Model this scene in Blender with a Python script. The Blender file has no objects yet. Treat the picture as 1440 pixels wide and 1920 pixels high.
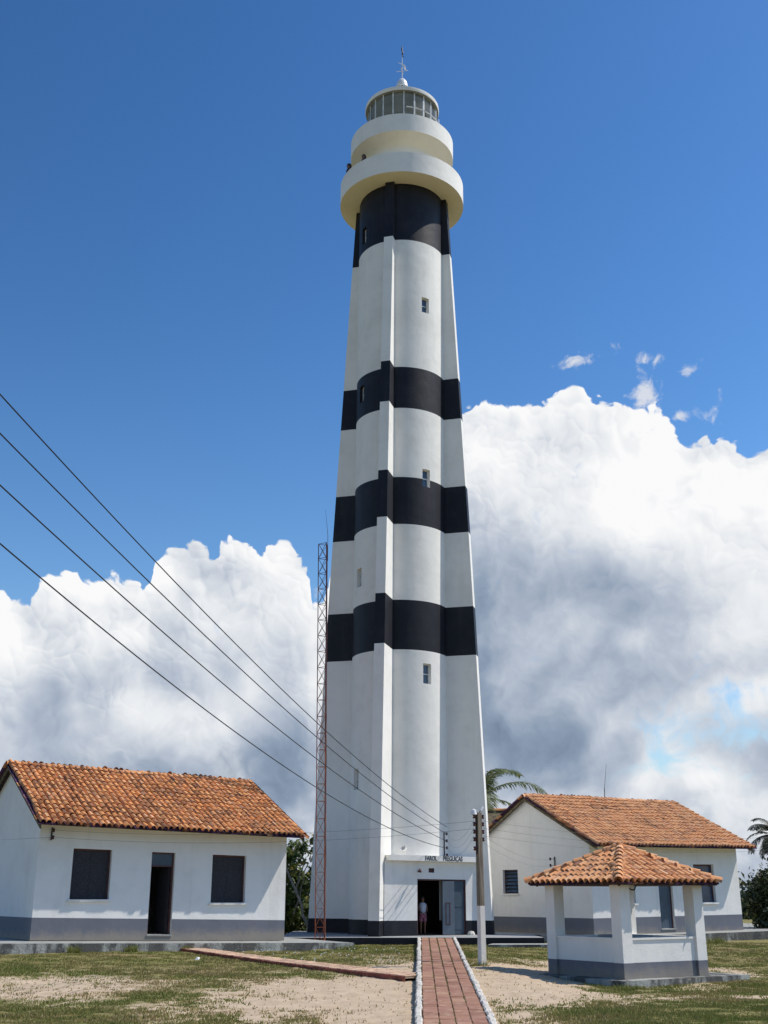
import bpy, math, random
import numpy as np
from mathutils import Vector, Matrix, Euler

R = math.radians
scene = bpy.context.scene
col = scene.collection
random.seed(7)
rng = np.random.default_rng(11)

# ------------------------------------------------------------------ camera
EYE = 1.75
cam_data = bpy.data.cameras.new('camera')
cam = bpy.data.objects.new('camera', cam_data)
col.objects.link(cam)
cam.location = (0, 0, EYE)
cam.rotation_euler = (R(90 + 19), 0, 0)
cam_data.sensor_fit = 'VERTICAL'
cam_data.sensor_height = 36.0
cam_data.sensor_width = 27.0
cam_data.lens = 2100 / 1920 * 36.0
cam_data.clip_start = 0.1
cam_data.clip_end = 6000
scene.camera = cam

# ------------------------------------------------------------------ sun and sky
SUN_AZ = R(7)        # from +X towards +Y
SUN_EL = R(54)
sun_dir = Vector((math.cos(SUN_AZ) * math.cos(SUN_EL), math.sin(SUN_AZ) * math.cos(SUN_EL), math.sin(SUN_EL)))
sun_data = bpy.data.lights.new('sun', 'SUN')
sun_data.energy = 5.0
sun_data.angle = R(0.53)
sun_data.color = (1.0, 0.935, 0.84)
sun = bpy.data.objects.new('sun', sun_data)
col.objects.link(sun)
sun.rotation_euler = sun_dir.to_track_quat('Z', 'Y').to_euler()
sun.location = (30, 10, 60)

scene.view_settings.view_transform = 'Standard'
scene.view_settings.look = 'None'
scene.view_settings.exposure = -0.16
scene.view_settings.gamma = 1.0
scene.view_settings.use_curve_mapping = False

world = bpy.data.worlds.new('World')
scene.world = world
world.use_nodes = True


class NT:
    """small helper for wiring node trees"""
    def __init__(self, tree, dims='3D'):
        self.t = tree
        self.dims = dims

    def n(self, kind, **kw):
        nd = self.t.nodes.new(kind)
        for k, v in kw.items():
            setattr(nd, k, v)
        return nd

    def put(self, sock, v):
        if isinstance(v, bpy.types.NodeSocket):
            self.t.links.new(v, sock)
        else:
            sock.default_value = v

    def m(self, op, a, b=None, c=None, clamp=False):
        nd = self.n('ShaderNodeMath', operation=op, use_clamp=clamp)
        self.put(nd.inputs[0], a)
        if b is not None:
            self.put(nd.inputs[1], b)
        if c is not None:
            self.put(nd.inputs[2], c)
        return nd.outputs[0]

    def vm(self, op, a, b=None, out=0):
        nd = self.n('ShaderNodeVectorMath', operation=op)
        self.put(nd.inputs[0], a)
        if b is not None:
            if op == 'SCALE':
                self.put(nd.inputs['Scale'], b)
            else:
                self.put(nd.inputs[1], b)
        return nd.outputs[out]

    def noise(self, vec, scale, detail=4, rough=.5, lac=2.0, dist=0.0, color=False, dims=None):
        nd = self.n('ShaderNodeTexNoise')
        nd.noise_dimensions = dims or self.dims
        self.put(nd.inputs['Vector'], vec)
        nd.inputs['Scale'].default_value = scale
        nd.inputs['Detail'].default_value = detail
        nd.inputs['Roughness'].default_value = rough
        nd.inputs['Lacunarity'].default_value = lac
        nd.inputs['Distortion'].default_value = dist
        return nd.outputs['Color' if color else 'Fac']

    def voro(self, vec, scale, detail=0, rough=.5, lac=2.0, smooth=None):
        nd = self.n('ShaderNodeTexVoronoi')
        nd.feature = 'F1' if smooth is None else 'SMOOTH_F1'
        self.put(nd.inputs['Vector'], vec)
        nd.inputs['Scale'].default_value = scale
        nd.inputs['Detail'].default_value = detail
        nd.inputs['Roughness'].default_value = rough
        nd.inputs['Lacunarity'].default_value = lac
        if smooth is not None:
            nd.inputs['Smoothness'].default_value = smooth
        return nd.outputs['Distance']

    def ss(self, x, a, b):
        nd = self.n('ShaderNodeMapRange', interpolation_type='SMOOTHSTEP')
        self.put(nd.inputs[0], x)
        nd.inputs[1].default_value = a
        nd.inputs[2].default_value = b
        nd.inputs[3].default_value = 0
        nd.inputs[4].default_value = 1
        return nd.outputs[0]

    def mix(self, f, a, b, blend='MIX'):
        nd = self.n('ShaderNodeMix', data_type='RGBA', blend_type=blend)
        self.put(nd.inputs[0], f)
        self.put(nd.inputs[6], a)
        self.put(nd.inputs[7], b)
        return nd.outputs[2]

    def mixf(self, f, a, b):
        nd = self.n('ShaderNodeMix', data_type='FLOAT')
        self.put(nd.inputs[0], f)
        self.put(nd.inputs[2], a)
        self.put(nd.inputs[3], b)
        return nd.outputs[0]

    def ramp(self, f, stops, interp='LINEAR'):
        nd = self.n('ShaderNodeValToRGB')
        self.put(nd.inputs[0], f)
        cr = nd.color_ramp
        cr.interpolation = interp
        while len(cr.elements) < len(stops):
            cr.elements.new(.5)
        for e, (p, c) in zip(cr.elements, stops):
            e.position = p
            e.color = (*c, 1) if len(c) == 3 else c
        return nd.outputs[0]


def build_world():
    t = world.node_tree
    t.nodes.clear()
    k = NT(t, '2D')
    sky = k.n('ShaderNodeTexSky')
    sky.sky_type = 'NISHITA'
    sky.sun_disc = False
    sky.sun_elevation = SUN_EL
    sky.sun_rotation = math.pi / 2 - SUN_AZ
    sky.altitude = 0
    sky.air_density = 1.15
    sky.dust_density = 0.4
    sky.ozone_density = 2.2
    co = k.n('ShaderNodeTexCoord').outputs['Generated']
    d = k.vm('NORMALIZE', co)
    sp = k.n('ShaderNodeSeparateXYZ')
    k.put(sp.inputs[0], d)
    x, y, z = sp.outputs
    az = k.m('MULTIPLY', k.m('ARCTAN2', x, y), 57.29578)
    el = k.m('MULTIPLY', k.m('ARCSINE', z), 57.29578)
    cb = k.n('ShaderNodeCombineXYZ')
    k.put(cb.inputs[0], az)
    k.put(cb.inputs[1], el)
    q = cb.outputs[0]                                    # bearing and height in degrees

    # height of the cumulus tops round the horizon
    PROF = [(-21.05, 14.6), (-19.54, 14.53), (-18.93, 14.09), (-18.0, 13.96), (-17.64, 14.76), (-16.4, 15.33), (-15.32, 15.04), (-14.55, 15.35), (-13.03, 14.87), (-12.28, 14.91), (-12.0, 16.24), (-10.72, 16.89), (-9.48, 17.03), (-9.03, 16.41), (-8.56, 17.13), (-7.4, 17.44), (-6.58, 16.82), (-6.13, 17.43), (-5.14, 17.52), (-4.66, 16.77), (-4.0, 16.1), (-3.65, 14.48), (-3.26, 14.48), (-2.88, 15.71), (-0.58, 20.64), (1.78, 23.35), (4.46, 24.24), (5.66, 24.66), (7.86, 24.32), (9.18, 24.35), (9.79, 24.79), (10.53, 24.88), (11.78, 24.2), (12.89, 23.76), (14.99, 23.49), (15.62, 22.71), (16.1, 21.95), (16.89, 21.71), (17.98, 21.7), (19.0, 21.22), (20.31, 21.06), (22.5, 20.3)]
    fc = k.n('ShaderNodeFloatCurve')
    cur = fc.mapping.curves[0]
    A0, A1, E1 = -24.0, 24.0, 30.0
    pts = [(0, 15.0 / E1)] + [((a - A0) / (A1 - A0), e / E1) for a, e in PROF] + [(1, 19.6 / E1)]
    while len(cur.points) < len(pts):
        cur.points.new(.5, .5)
    for p, (px, py) in zip(cur.points, pts):
        p.location = (px, py)
        p.handle_type = 'AUTO_CLAMPED'
    fc.mapping.update()
    k.put(fc.inputs['Value'], k.m('DIVIDE', k.m('SUBTRACT', az, A0), A1 - A0, clamp=True))
    top_here = k.m('MULTIPLY', fc.outputs[0], E1)
    flat = k.vm('NORMALIZE', k.vm('MULTIPLY', d, (1, 1, 0)))
    top_else = k.m('MULTIPLY_ADD', k.noise(flat, 3.0, 5, .55, dims='3D'), 19.0, -4.0)
    away = k.ss(k.m('ABSOLUTE', az), 21.5, 27)
    top = k.mixf(away, top_here, top_else)

    # cauliflower relief: three sizes of round lobes, warped
    warp = k.vm('SCALE', k.vm('SUBTRACT', k.noise(q, .34, 2.5, .55, color=True), (.5, .5, .5)), 2.4)
    qw = k.vm('ADD', q, warp)
    SUN2 = (0.62, 0.78, 0.0)

    def lobes(scale, off, smooth):
        nd = k.n('ShaderNodeTexVoronoi', voronoi_dimensions='2D', feature='SMOOTH_F1' if smooth else 'F1')
        if smooth:
            nd.inputs['Smoothness'].default_value = smooth
        v = k.vm('ADD', qw, off)
        k.put(nd.inputs['Vector'], v)
        nd.inputs['Scale'].default_value = scale
        nd.inputs['Detail'].default_value = 0
        h = k.m('SUBTRACT', .5, nd.outputs['Distance'])
        # offset from the lobe centre, in lobe sizes: which flank faces the sun
        rel_v = k.vm('SCALE', k.vm('SUBTRACT', v, nd.outputs['Position']), scale)
        return h, k.vm('DOT_PRODUCT', rel_v, SUN2, out=1)
    h1, l1 = lobes(.36, (3.1, 1.7, 0), .8)
    h2, l2 = lobes(.85, (0.4, 5.2, 0), .7)
    h3, l3 = lobes(2.1, (7.7, 2.9, 0), .6)
    rel = k.m('ADD', k.m('ADD', k.m('MULTIPLY', h1, .55), k.m('MULTIPLY', h2, .75)), k.m('MULTIPLY', h3, .34))
    mottled = k.noise(q, .3, 2, .5)
    lit = k.m('ADD', k.m('ADD', k.m('MULTIPLY', l1, .30), k.m('MULTIPLY', l2, k.mixf(k.ss(mottled, .35, .65), .02, .26))), k.m('MULTIPLY', l3, k.mixf(k.ss(mottled, .65, .4), .02, .16)))
    fine = k.noise(qw, 1.5, 7, .58)
    soft = k.noise(q, .17, 4, .5)
    patch = k.noise(qw, .36, 5, .48)
    depth = k.m('SUBTRACT', top, el)                     # degrees below the top outline
    dens = k.m('ADD', depth, k.m('ADD', k.m('MULTIPLY', rel, 1.1), k.m('MULTIPLY', k.m('SUBTRACT', fine, .5), .7)))
    dens = k.m('SUBTRACT', dens, .2)
    alpha = k.ss(dens, -.05, .17)

    def blob(a0, e0, sa, se):
        u = k.m('DIVIDE', k.m('SUBTRACT', az, a0), sa)
        v = k.m('DIVIDE', k.m('SUBTRACT', el, e0), se)
        r2 = k.m('ADD', k.m('MULTIPLY', u, u), k.m('MULTIPLY', v, v))
        return k.m('EXPONENT', k.m('MULTIPLY', r2, -1.0))

    def total(lst):
        s = None
        for b in lst:
            v = k.m('MULTIPLY', blob(*b[:4]), b[4])
            s = v if s is None else k.m('ADD', s, v)
        return s
    # brightness of the cloud mass: bright towers, slate bellies
    crown = k.ss(k.m('ADD', depth, k.m('MULTIPLY', k.m('SUBTRACT', patch, .5), 7.0)), 10.5, 1.0)
    softer = k.m('SUBTRACT', soft, .5)
    val = k.m('MULTIPLY_ADD', crown, .34, .58)
    val = k.m('ADD', val, k.m('MULTIPLY', softer, .75))
    val = k.m('ADD', val, k.m('MULTIPLY', k.m('SUBTRACT', patch, .5), k.mixf(crown, .46, .56)))
    val = k.m('ADD', val, k.m('MULTIPLY', lit, k.mixf(crown, .10, .66)))
    val = k.m('ADD', val, k.m('MULTIPLY', k.m('SUBTRACT', fine, .5), k.mixf(crown, .12, .12)))
    val = k.m('ADD', val, total(CLOUD_TONES))
    crgb = k.ramp(val, CLOUD_RAMP)
    # ragged gaps and shreds in the lower, more distant layer
    gapn = k.m('ADD', total([(15.0, 7.7, 1.7, 1.1, .55), (17.2, 9.6, 1.6, .7, .5), (13.8, 6.2, 1.2, .7, .4), (19.0, 7.2, 1.8, .6, .35), (16.5, 6.5, 5.0, 3.2, .30), (-3.0, 4.0, 2.0, .8, .25)]), k.m('MULTIPLY', k.m('SUBTRACT', k.noise(qw, .55, 8, .58), .5), 1.7))
    gap = k.m('MULTIPLY', k.ss(gapn, .25, 1.0), .9)
    alpha = k.m('MULTIPLY', alpha, k.m('SUBTRACT', 1.0, gap))
    # thin scraps floating above the right-hand cloud
    scrap = total([(10.6, 26.3, 1.25, .45, .9), (13.0, 26.8, .6, .42, .6), (14.6, 26.0, .85, .42, .8), (16.7, 25.3, 1.1, .5, .62), (14.3, 24.3, .95, 1.0, 1.0), (16.1, 23.1, 1.0, .4, .7), (17.6, 22.8, .55, .7, .62), (18.2, 24.0, .5, .5, .5), (-3.6, 14.6, .5, .8, .4)])
    scrapn = k.m('ADD', scrap, k.m('MULTIPLY', k.m('SUBTRACT', k.noise(qw, 1.1, 9, .62), .5), 2.0))
    sa = k.m('MULTIPLY', k.m('MULTIPLY', k.ss(scrapn, .38, 1.15), k.ss(scrap, .05, .4)), .85)
    # sky: deeper and more saturated, as the small camera recorded it
    hs = k.n('ShaderNodeHueSaturation')
    hs.inputs['Hue'].default_value = .497
    hs.inputs['Saturation'].default_value = 1.10
    hs.inputs['Value'].default_value = 2.25
    gain = 1.0 / SKY_STRENGTH
    gm = k.n('ShaderNodeGamma')
    gm.inputs['Gamma'].default_value = 1.5
    k.put(gm.inputs['Color'], k.vm('SCALE', sky.outputs[0], SKY_STRENGTH))
    k.put(hs.inputs['Color'], k.vm('SCALE', gm.outputs[0], gain))

    def bg(c):
        nd = k.n('ShaderNodeBackground')
        k.put(nd.inputs['Color'], c)
        nd.inputs['Strength'].default_value = SKY_STRENGTH
        return nd.outputs[0]

    def mixs(f, a, b):
        nd = k.n('ShaderNodeMixShader')
        k.put(nd.inputs[0], f)
        t.links.new(a, nd.inputs[1])
        t.links.new(b, nd.inputs[2])
        return nd.outputs[0]
    air = k.m('MULTIPLY', k.m('EXPONENT', k.m('DIVIDE', k.m('MAXIMUM', el, 0.0), -7.0)), .85)
    clear = bg(k.mix(air, hs.outputs[0], (.43 * gain, .57 * gain, .80 * gain, 1)))
    cl = k.vm('SCALE', crgb, gain * 1.09)
    # a nearer bank of lower heaps in front: its own bright tops and slate foot
    fb = k.n('ShaderNodeFloatCurve')
    cur = fb.mapping.curves[0]
    pts = [(0, 8.6 / E1)] + [((a - A0) / (A1 - A0), e / E1) for a, e in BANK] + [(1, 7.6 / E1)]
    while len(cur.points) < len(pts):
        cur.points.new(.5, .5)
    for p, (px, py) in zip(cur.points, pts):
        p.location = (px, py)
        p.handle_type = 'AUTO_CLAMPED'
    fb.mapping.update()
    k.put(fb.inputs['Value'], k.m('DIVIDE', k.m('SUBTRACT', az, A0), A1 - A0, clamp=True))
    top2 = k.mixf(away, k.m('MULTIPLY', fb.outputs[0], E1), k.m('MULTIPLY_ADD', top_else, .5, 1.0))
    dep2 = k.m('SUBTRACT', top2, el)
    den2 = k.m('ADD', dep2, k.m('ADD', k.m('MULTIPLY', rel, 1.6), k.m('MULTIPLY', k.m('SUBTRACT', fine, .5), 1.2)))
    den2 = k.m('ADD', den2, k.m('MULTIPLY', k.m('SUBTRACT', patch, .5), 4.0))
    a2 = k.m('MULTIPLY', k.ss(den2, -.3, 2.6), .66)
    v2 = k.m('ADD', k.m('MULTIPLY_ADD', k.ss(den2, 4.2, .6), .42, .44), k.m('ADD', k.m('MULTIPLY', lit, .32), k.m('MULTIPLY', k.m('SUBTRACT', fine, .5), .25)))
    v2 = k.m('ADD', v2, k.m('MULTIPLY', softer, .5))
    v2 = k.m('ADD', v2, k.m('MULTIPLY', total(CLOUD_TONES), .35))
    crgb2 = k.ramp(v2, CLOUD_RAMP)
    cl2 = k.vm('SCALE', crgb2, gain * 1.09)
    low = mixs(sa, clear, bg((.86 * gain, .88 * gain, .92 * gain, 1)))
    low = mixs(alpha, low, bg(cl))
    low = mixs(a2, low, bg(cl2))
    high = k.m('GREATER_THAN', el, 31.0)                 # nothing but clear air up there
    out = k.n('ShaderNodeOutputWorld')
    t.links.new(mixs(high, low, clear), out.inputs['Surface'])
    world.cycles.sampling_method = 'MANUAL'
    world.cycles.sample_map_resolution = 512


SKY_STRENGTH = 0.1
CLOUD_RAMP = [(0.0, (.13, .185, .27)), (.28, (.27, .345, .46)), (.52, (.49, .55, .65)), (.78, (.80, .83, .87)), (1.0, (.985, .985, .99))]
BANK = [(-22, 5.0), (-19.5, 6.6), (-17.5, 5.4), (-15.5, 5.8), (-13.8, 7.6), (-11.2, 8.9), (-8.6, 8.2), (-6.8, 6.0), (-5, 2.6), (-3.2, 3.6), (0, 2.2), (4, 1.0), (8, .8), (10.6, 3.6), (12.6, 5.6), (13.6, 4.4), (15.4, 6.2), (16.6, 4.6), (18.5, 5.4), (21, 5.8)]
CLOUD_TONES = [  # azimuth, elevation, widths (degrees), tone
    (-9.0, 4.4, 8.5, 2.8, -.50), (-17.0, 9.0, 4.0, 2.2, -.12), (-12.3, 11.2, 2.2, 2.2, -.20), (-7.8, 12.0, 2.5, 2.2, -.14),
    (-11.0, 8.4, 3.0, 1.0, .22), (-19.5, 5.5, 2.5, 1.5, .20), (-3.0, 3.2, 2.0, 1.3, .18),
    (6.5, 7.4, 6.5, 5.0, -.20), (6.0, 12.5, 3.0, 4.0, -.14), (10.8, 10.5, 4.5, 3.0, -.10), (6.4, 17.2, 1.8, 1.6, -.12), (11.5, 14.6, 2.6, 1.4, -.10), (13.0, 18.0, 4.5, 2.6, .07), (19.5, 13.5, 3.0, 4.5, .15),
    (12.6, 12.3, .9, .8, .22), (15.4, 5.4, 1.8, .9, .35), (12.7, 5.4, 1.0, .8, .25), (18.5, 14.5, 2.2, 2.5, .14), (12.0, 18.6, 3.0, 1.6, .12), (5.7, 10.5, .7, .6, .18), (18.5, 3.2, 4.0, 1.6, .25),
]
build_world()


# ------------------------------------------------------------------ materials
def material(name, rough=.8, spec=.3):
    m = bpy.data.materials.new(name)
    m.use_nodes = True
    t = m.node_tree
    b = t.nodes['Principled BSDF']
    b.inputs['Roughness'].default_value = rough
    b.inputs['Specular IOR Level'].default_value = spec
    return m, NT(t), b


def bump(k, b, h, strength=.3, dist=.01):
    nd = k.n('ShaderNodeBump')
    nd.inputs['Strength'].default_value = strength
    nd.inputs['Distance'].default_value = dist
    k.put(nd.inputs['Height'], h)
    k.put(b.inputs['Normal'], nd.outputs[0])


def geo_pos(k):
    return k.n('ShaderNodeNewGeometry').outputs['Position']


def plaster(name, c, dirt, rough=.75, streak=.5, relief=.45, flake=None, splash=None):
    """painted render: broad tone drift, faint runs, trowel relief, a few flakes"""
    m, k, b = material(name, rough, .25)
    p = geo_pos(k)
    st = k.vm('MULTIPLY', p, (1, 1, .07))
    broad = k.noise(p, .55, 4, .6)
    runs = k.noise(st, 2.6, 5, .6)
    f = k.m('ADD', k.m('MULTIPLY', k.ss(broad, .42, .75), .35), k.m('MULTIPLY', k.ss(runs, .5, .8), streak))
    cc = k.mix(f, (*c, 1), (*dirt, 1))
    cc = k.mix(k.m('MULTIPLY', k.ss(k.noise(p, 2.2, 5, .65), .45, .75), .16), cc, (*dirt, 1))
    if flake:
        cc = k.mix(k.m('MULTIPLY', k.ss(k.noise(p, 3.1, 6, .7), .715, .735), .8), cc, (*flake, 1))
    if splash:       # mud thrown up by the rain along the foot of the wall
        so = k.n('ShaderNodeSeparateXYZ')
        k.put(so.inputs[0], k.n('ShaderNodeTexCoord').outputs['Object'])
        hz = k.m('ADD', so.outputs[2], k.m('MULTIPLY', k.m('SUBTRACT', k.noise(p, 3.5, 6, .7), .5), .5))
        cc = k.mix(k.m('MULTIPLY', k.ss(hz, .30, -.05), .7), cc, (*splash, 1))
    k.put(b.inputs['Base Color'], cc)
    h = k.m('ADD', k.m('MULTIPLY', k.noise(p, 2.2, 3), 2.5), k.noise(p, 28, 4, .6))
    bump(k, b, h, relief, .012)
    return m


def flat(name, c, rough=.6, spec=.3, var=.25, scale=6, metallic=0, rel=.15):
    m, k, b = material(name, rough, spec)
    p = geo_pos(k)
    n = k.noise(p, scale, 5, .6)
    d = tuple(v * (1 - var) for v in c)
    l = tuple(min(1, v * (1 + var * .6)) for v in c)
    k.put(b.inputs['Base Color'], k.mix(k.ss(n, .3, .7), (*d, 1), (*l, 1)))
    b.inputs['Metallic'].default_value = metallic
    if rel:
        bump(k, b, k.noise(p, scale * 6, 4, .6), rel, .006)
    return m


M = {}
M['white'] = plaster('white_plaster', (.81, .795, .745), (.60, .58, .53), streak=.28, flake=(.45, .43, .41))
M['house_white'] = plaster('house_limewash', (.80, .785, .74), (.60, .585, .54), streak=.38)
M['cream'] = plaster('cream_soffit', (.80, .77, .69), (.66, .61, .50), streak=.1)
M['black'] = plaster('black_paint', (.010, .011, .016), (.034, .033, .036), rough=.55, streak=.5)
M['grey_band'] = plaster('grey_dado', (.15, .158, .185), (.115, .12, .135), streak=.35, splash=(.30, .26, .20))
M['concrete'] = plaster('concrete', (.33, .335, .31), (.15, .145, .135), streak=.9, relief=.6)


def stained():
    m, k, b = material('stained_concrete', .85, .2)
    p = geo_pos(k)
    st = k.vm('MULTIPLY', p, (1, 1, .35))
    f = k.m('ADD', k.ss(k.noise(st, 1.1, 6, .65), .43, .54), k.m('MULTIPLY', k.ss(k.noise(st, 5, 5, .7), .5, .68), .5), clamp=True)
    c = k.mix(k.m('MULTIPLY', f, .85), (.36, .37, .345, 1), (.055, .052, .05, 1))
    c = k.mix(k.m('MULTIPLY', k.ss(k.noise(p, 9, 5, .7), .6, .68), .6), c, (.45, .43, .38, 1))
    k.put(b.inputs['Base Color'], c)
    bump(k, b, k.noise(p, 12, 6, .7), 1.0, .03)
    return m


M['terrace_side'] = stained()
M['dark_concrete'] = plaster('concrete_grey', (.30, .31, .31), (.16, .16, .16), streak=.7, relief=.5)
M['wood'] = flat('dark_wood', (.055, .035, .025), .7)
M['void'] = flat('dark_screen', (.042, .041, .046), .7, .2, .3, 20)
M['frame_brown'] = flat('brown_frame', (.10, .045, .045), .6)
M['door_blue'] = flat('blue_grey_door', (.06, .088, .115), .5, .35, .15, 3)
M['door_grey'] = flat('grey_door', (.15, .18, .205), .5, .35, .1, 3)
M['frame_white'] = flat('white_frame', (.72, .73, .72), .5)
M['iron'] = flat('dark_iron', (.03, .025, .025), .6, .4, .3, 20)
M['insulator'] = flat('brown_insulator', (.06, .022, .018), .25, .5, .2, 20)
M['lamp_white'] = flat('white_lamp', (.75, .75, .73), .35, .5, .1)
M['wire'] = flat('black_wire', (.018, .018, .02), .5, .3, .1)
M['dry_leaf'] = flat('dry_leaf', (.20, .11, .05), .9, .1, .6, 30)
M['thin_wire'] = flat('grey_wire', (.12, .12, .13), .5, .3, .1)
M['stone_white'] = plaster('whitewashed_stone', (.60, .57, .51), (.22, .185, .14), streak=.8, relief=.9)
M['whitewash'] = plaster('pole_whitewash', (.74, .72, .67), (.45, .40, .34), streak=.4, relief=.6)
M['skin'] = flat('brown_skin', (.16, .075, .045), .5, .4, .1)
M['hair'] = flat('black_hair', (.012, .01, .009), .5, .4, .2, 30)
M['shirt_white'] = flat('white_cotton', (.50, .52, .57), .9, .1, .12, 25)
M['shorts'] = flat('pink_print', (.33, .13, .18), .9, .1, .7, 28)
M['shirt_dark'] = flat('dark_cotton', (.05, .035, .045), .9, .1, .2, 20)
M['paper'] = flat('white_paper', (.8, .8, .78), .8, .1, .05)


def rust_mat():
    m, k, b = material('rusty_mast_paint', .75, .3)
    p = geo_pos(k)
    z = k.n('ShaderNodeSeparateXYZ')
    k.put(z.inputs[0], p)
    n = k.noise(p, 4, 5, .65)
    low = k.mix(k.ss(n, .4, .65), (.27, .07, .033, 1), (.36, .13, .065, 1))
    high = k.mix(k.ss(n, .4, .65), (.055, .022, .032, 1), (.10, .04, .05, 1))
    k.put(b.inputs['Base Color'], k.mix(k.ss(k.m('ADD', z.outputs[2], k.m('MULTIPLY', n, 4)), 7, 14), low, high))
    return m


M['rust'] = rust_mat()


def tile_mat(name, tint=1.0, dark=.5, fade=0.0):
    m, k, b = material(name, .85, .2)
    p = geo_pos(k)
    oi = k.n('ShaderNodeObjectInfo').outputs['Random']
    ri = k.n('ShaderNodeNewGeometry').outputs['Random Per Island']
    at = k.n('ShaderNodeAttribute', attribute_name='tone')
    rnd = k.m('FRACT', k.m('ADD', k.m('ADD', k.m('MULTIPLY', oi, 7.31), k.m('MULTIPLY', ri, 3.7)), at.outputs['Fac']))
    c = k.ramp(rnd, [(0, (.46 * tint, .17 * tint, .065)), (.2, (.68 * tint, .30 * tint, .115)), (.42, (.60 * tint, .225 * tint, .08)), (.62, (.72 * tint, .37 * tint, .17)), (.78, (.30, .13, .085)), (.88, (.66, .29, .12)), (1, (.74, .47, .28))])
    if fade:
        c = k.mix(fade, c, (.62, .40, .25, 1))
    # soot and lichen: patches over several tiles, plus single old dark tiles
    patch = k.noise(p, 1.15, 5, .65)
    spots = k.noise(p, 7.5, 5, .7)
    rn2 = k.m('FRACT', k.m('MULTIPLY', rnd, 13.7))
    f = k.m('ADD', k.m('ADD', k.m('MULTIPLY', patch, 1.1), k.m('MULTIPLY', spots, .75)), k.m('MULTIPLY', rn2, .42))
    f = k.m('MULTIPLY', k.ss(f, 1.10 + .30 * (.5 - dark), 1.55), .88)
    c = k.mix(f, c, k.mix(k.ss(spots, .45, .62), (.035, .024, .022, 1), (.13, .075, .06, 1)))
    pale = k.m('MULTIPLY', k.ss(k.noise(p, 14, 4, .65), .60, .74), .4)
    c = k.mix(pale, c, (.55, .40, .28, 1))
    k.put(b.inputs['Base Color'], c)
    bump(k, b, k.noise(p, 40, 4, .65), .5, .006)
    return m


M['tile'] = tile_mat('terracotta_tile', 1.14, 1.0, .04)
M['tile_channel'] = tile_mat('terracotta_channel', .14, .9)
M['tile_r'] = tile_mat('terracotta_tile_buff', 1.14, .4, .36)
M['tile_g'] = tile_mat('terracotta_tile_clean', 1.12, .1, .26)


def brick_mat():
    m, k, b = material('red_paver', .85, .2)
    p = geo_pos(k)
    oi = k.n('ShaderNodeObjectInfo').outputs['Random']
    c = k.ramp(oi, [(0, (.235, .115, .075)), (.4, (.33, .175, .115)), (.7, (.285, .14, .10)), (1, (.38, .22, .14))])
    c = k.mix(k.m('MULTIPLY', k.ss(k.noise(p, 1.7, 5, .65), .45, .72), .55), c, (.29, .155, .115, 1))
    c = k.mix(k.m('MULTIPLY', k.ss(k.noise(p, 5, 6, .7), .5, .7), .65), c, (.48, .34, .24, 1))
    k.put(b.inputs['Base Color'], c)
    bump(k, b, k.noise(p, 30, 4, .6), .5, .006)
    return m


M['brick'] = brick_mat()
M['kerb_brick'] = flat('red_kerb_brick', (.25, .085, .06), .85, .2, .4, 5, rel=.5)
M['sandy_paver'] = flat('sandy_paver', (.56, .38, .26), .9, .15, .3, 3, rel=.5)
M['joint'] = flat('joint_earth', (.085, .065, .04), .95, .1, .4, 10)


def ground_mat():
    m, k, b = material('sand_and_turf', .95, .1)
    p = geo_pos(k)
    at = k.n('ShaderNodeAttribute', attribute_name='cover').outputs['Fac']
    n1 = k.noise(p, 2.3, 6, .65)
    n2 = k.noise(p, 12, 6, .7)
    n3 = k.noise(p, .35, 4, .55)
    sand = k.mix(k.ss(n1, .35, .7), (.52, .41, .29, 1), (.43, .33, .225, 1))
    sand = k.mix(k.m('MULTIPLY', k.ss(n2, .56, .72), .35), sand, (.28, .20, .12, 1))
    turf = k.mix(k.ss(n1, .35, .65), (.175, .17, .055, 1), (.23, .195, .08, 1))
    turf = k.mix(k.m('MULTIPLY', k.ss(n3, .45, .7), .6), turf, (.30, .215, .12, 1))
    turf = k.mix(k.m('MULTIPLY', k.ss(n2, .5, .7), .5), turf, (.14, .125, .05, 1))
    f = k.m('ADD', at, k.m('ADD', k.m('MULTIPLY', k.m('SUBTRACT', n1, .5), .75), k.m('MULTIPLY', k.m('SUBTRACT', n2, .5), .9)))
    k.put(b.inputs['Base Color'], k.mix(k.ss(f, .32, .74), sand, turf))
    bump(k, b, k.m('ADD', k.noise(p, 6, 5, .6), k.m('MULTIPLY', k.noise(p, 40, 3, .6), .35)), .6, .05)
    return m


M['ground'] = ground_mat()


def leaf_mat(name, stops, trans=.25, rough=.5):
    m, k, b = material(name, rough, .35)
    at = k.n('ShaderNodeAttribute', attribute_name='tone').outputs['Fac']
    k.put(b.inputs['Base Color'], k.ramp(at, stops))
    tr = k.n('ShaderNodeBsdfTranslucent')
    k.put(tr.inputs['Color'], k.ramp(at, [(p, tuple(min(1, v * 1.3) for v in c)) for p, c in stops]))
    mx = k.n('ShaderNodeMixShader')
    mx.inputs[0].default_value = trans
    k.t.links.new(b.outputs[0], mx.inputs[1])
    k.t.links.new(tr.outputs[0], mx.inputs[2])
    k.t.links.new(mx.outputs[0], k.t.nodes['Material Output'].inputs['Surface'])
    return m


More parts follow.
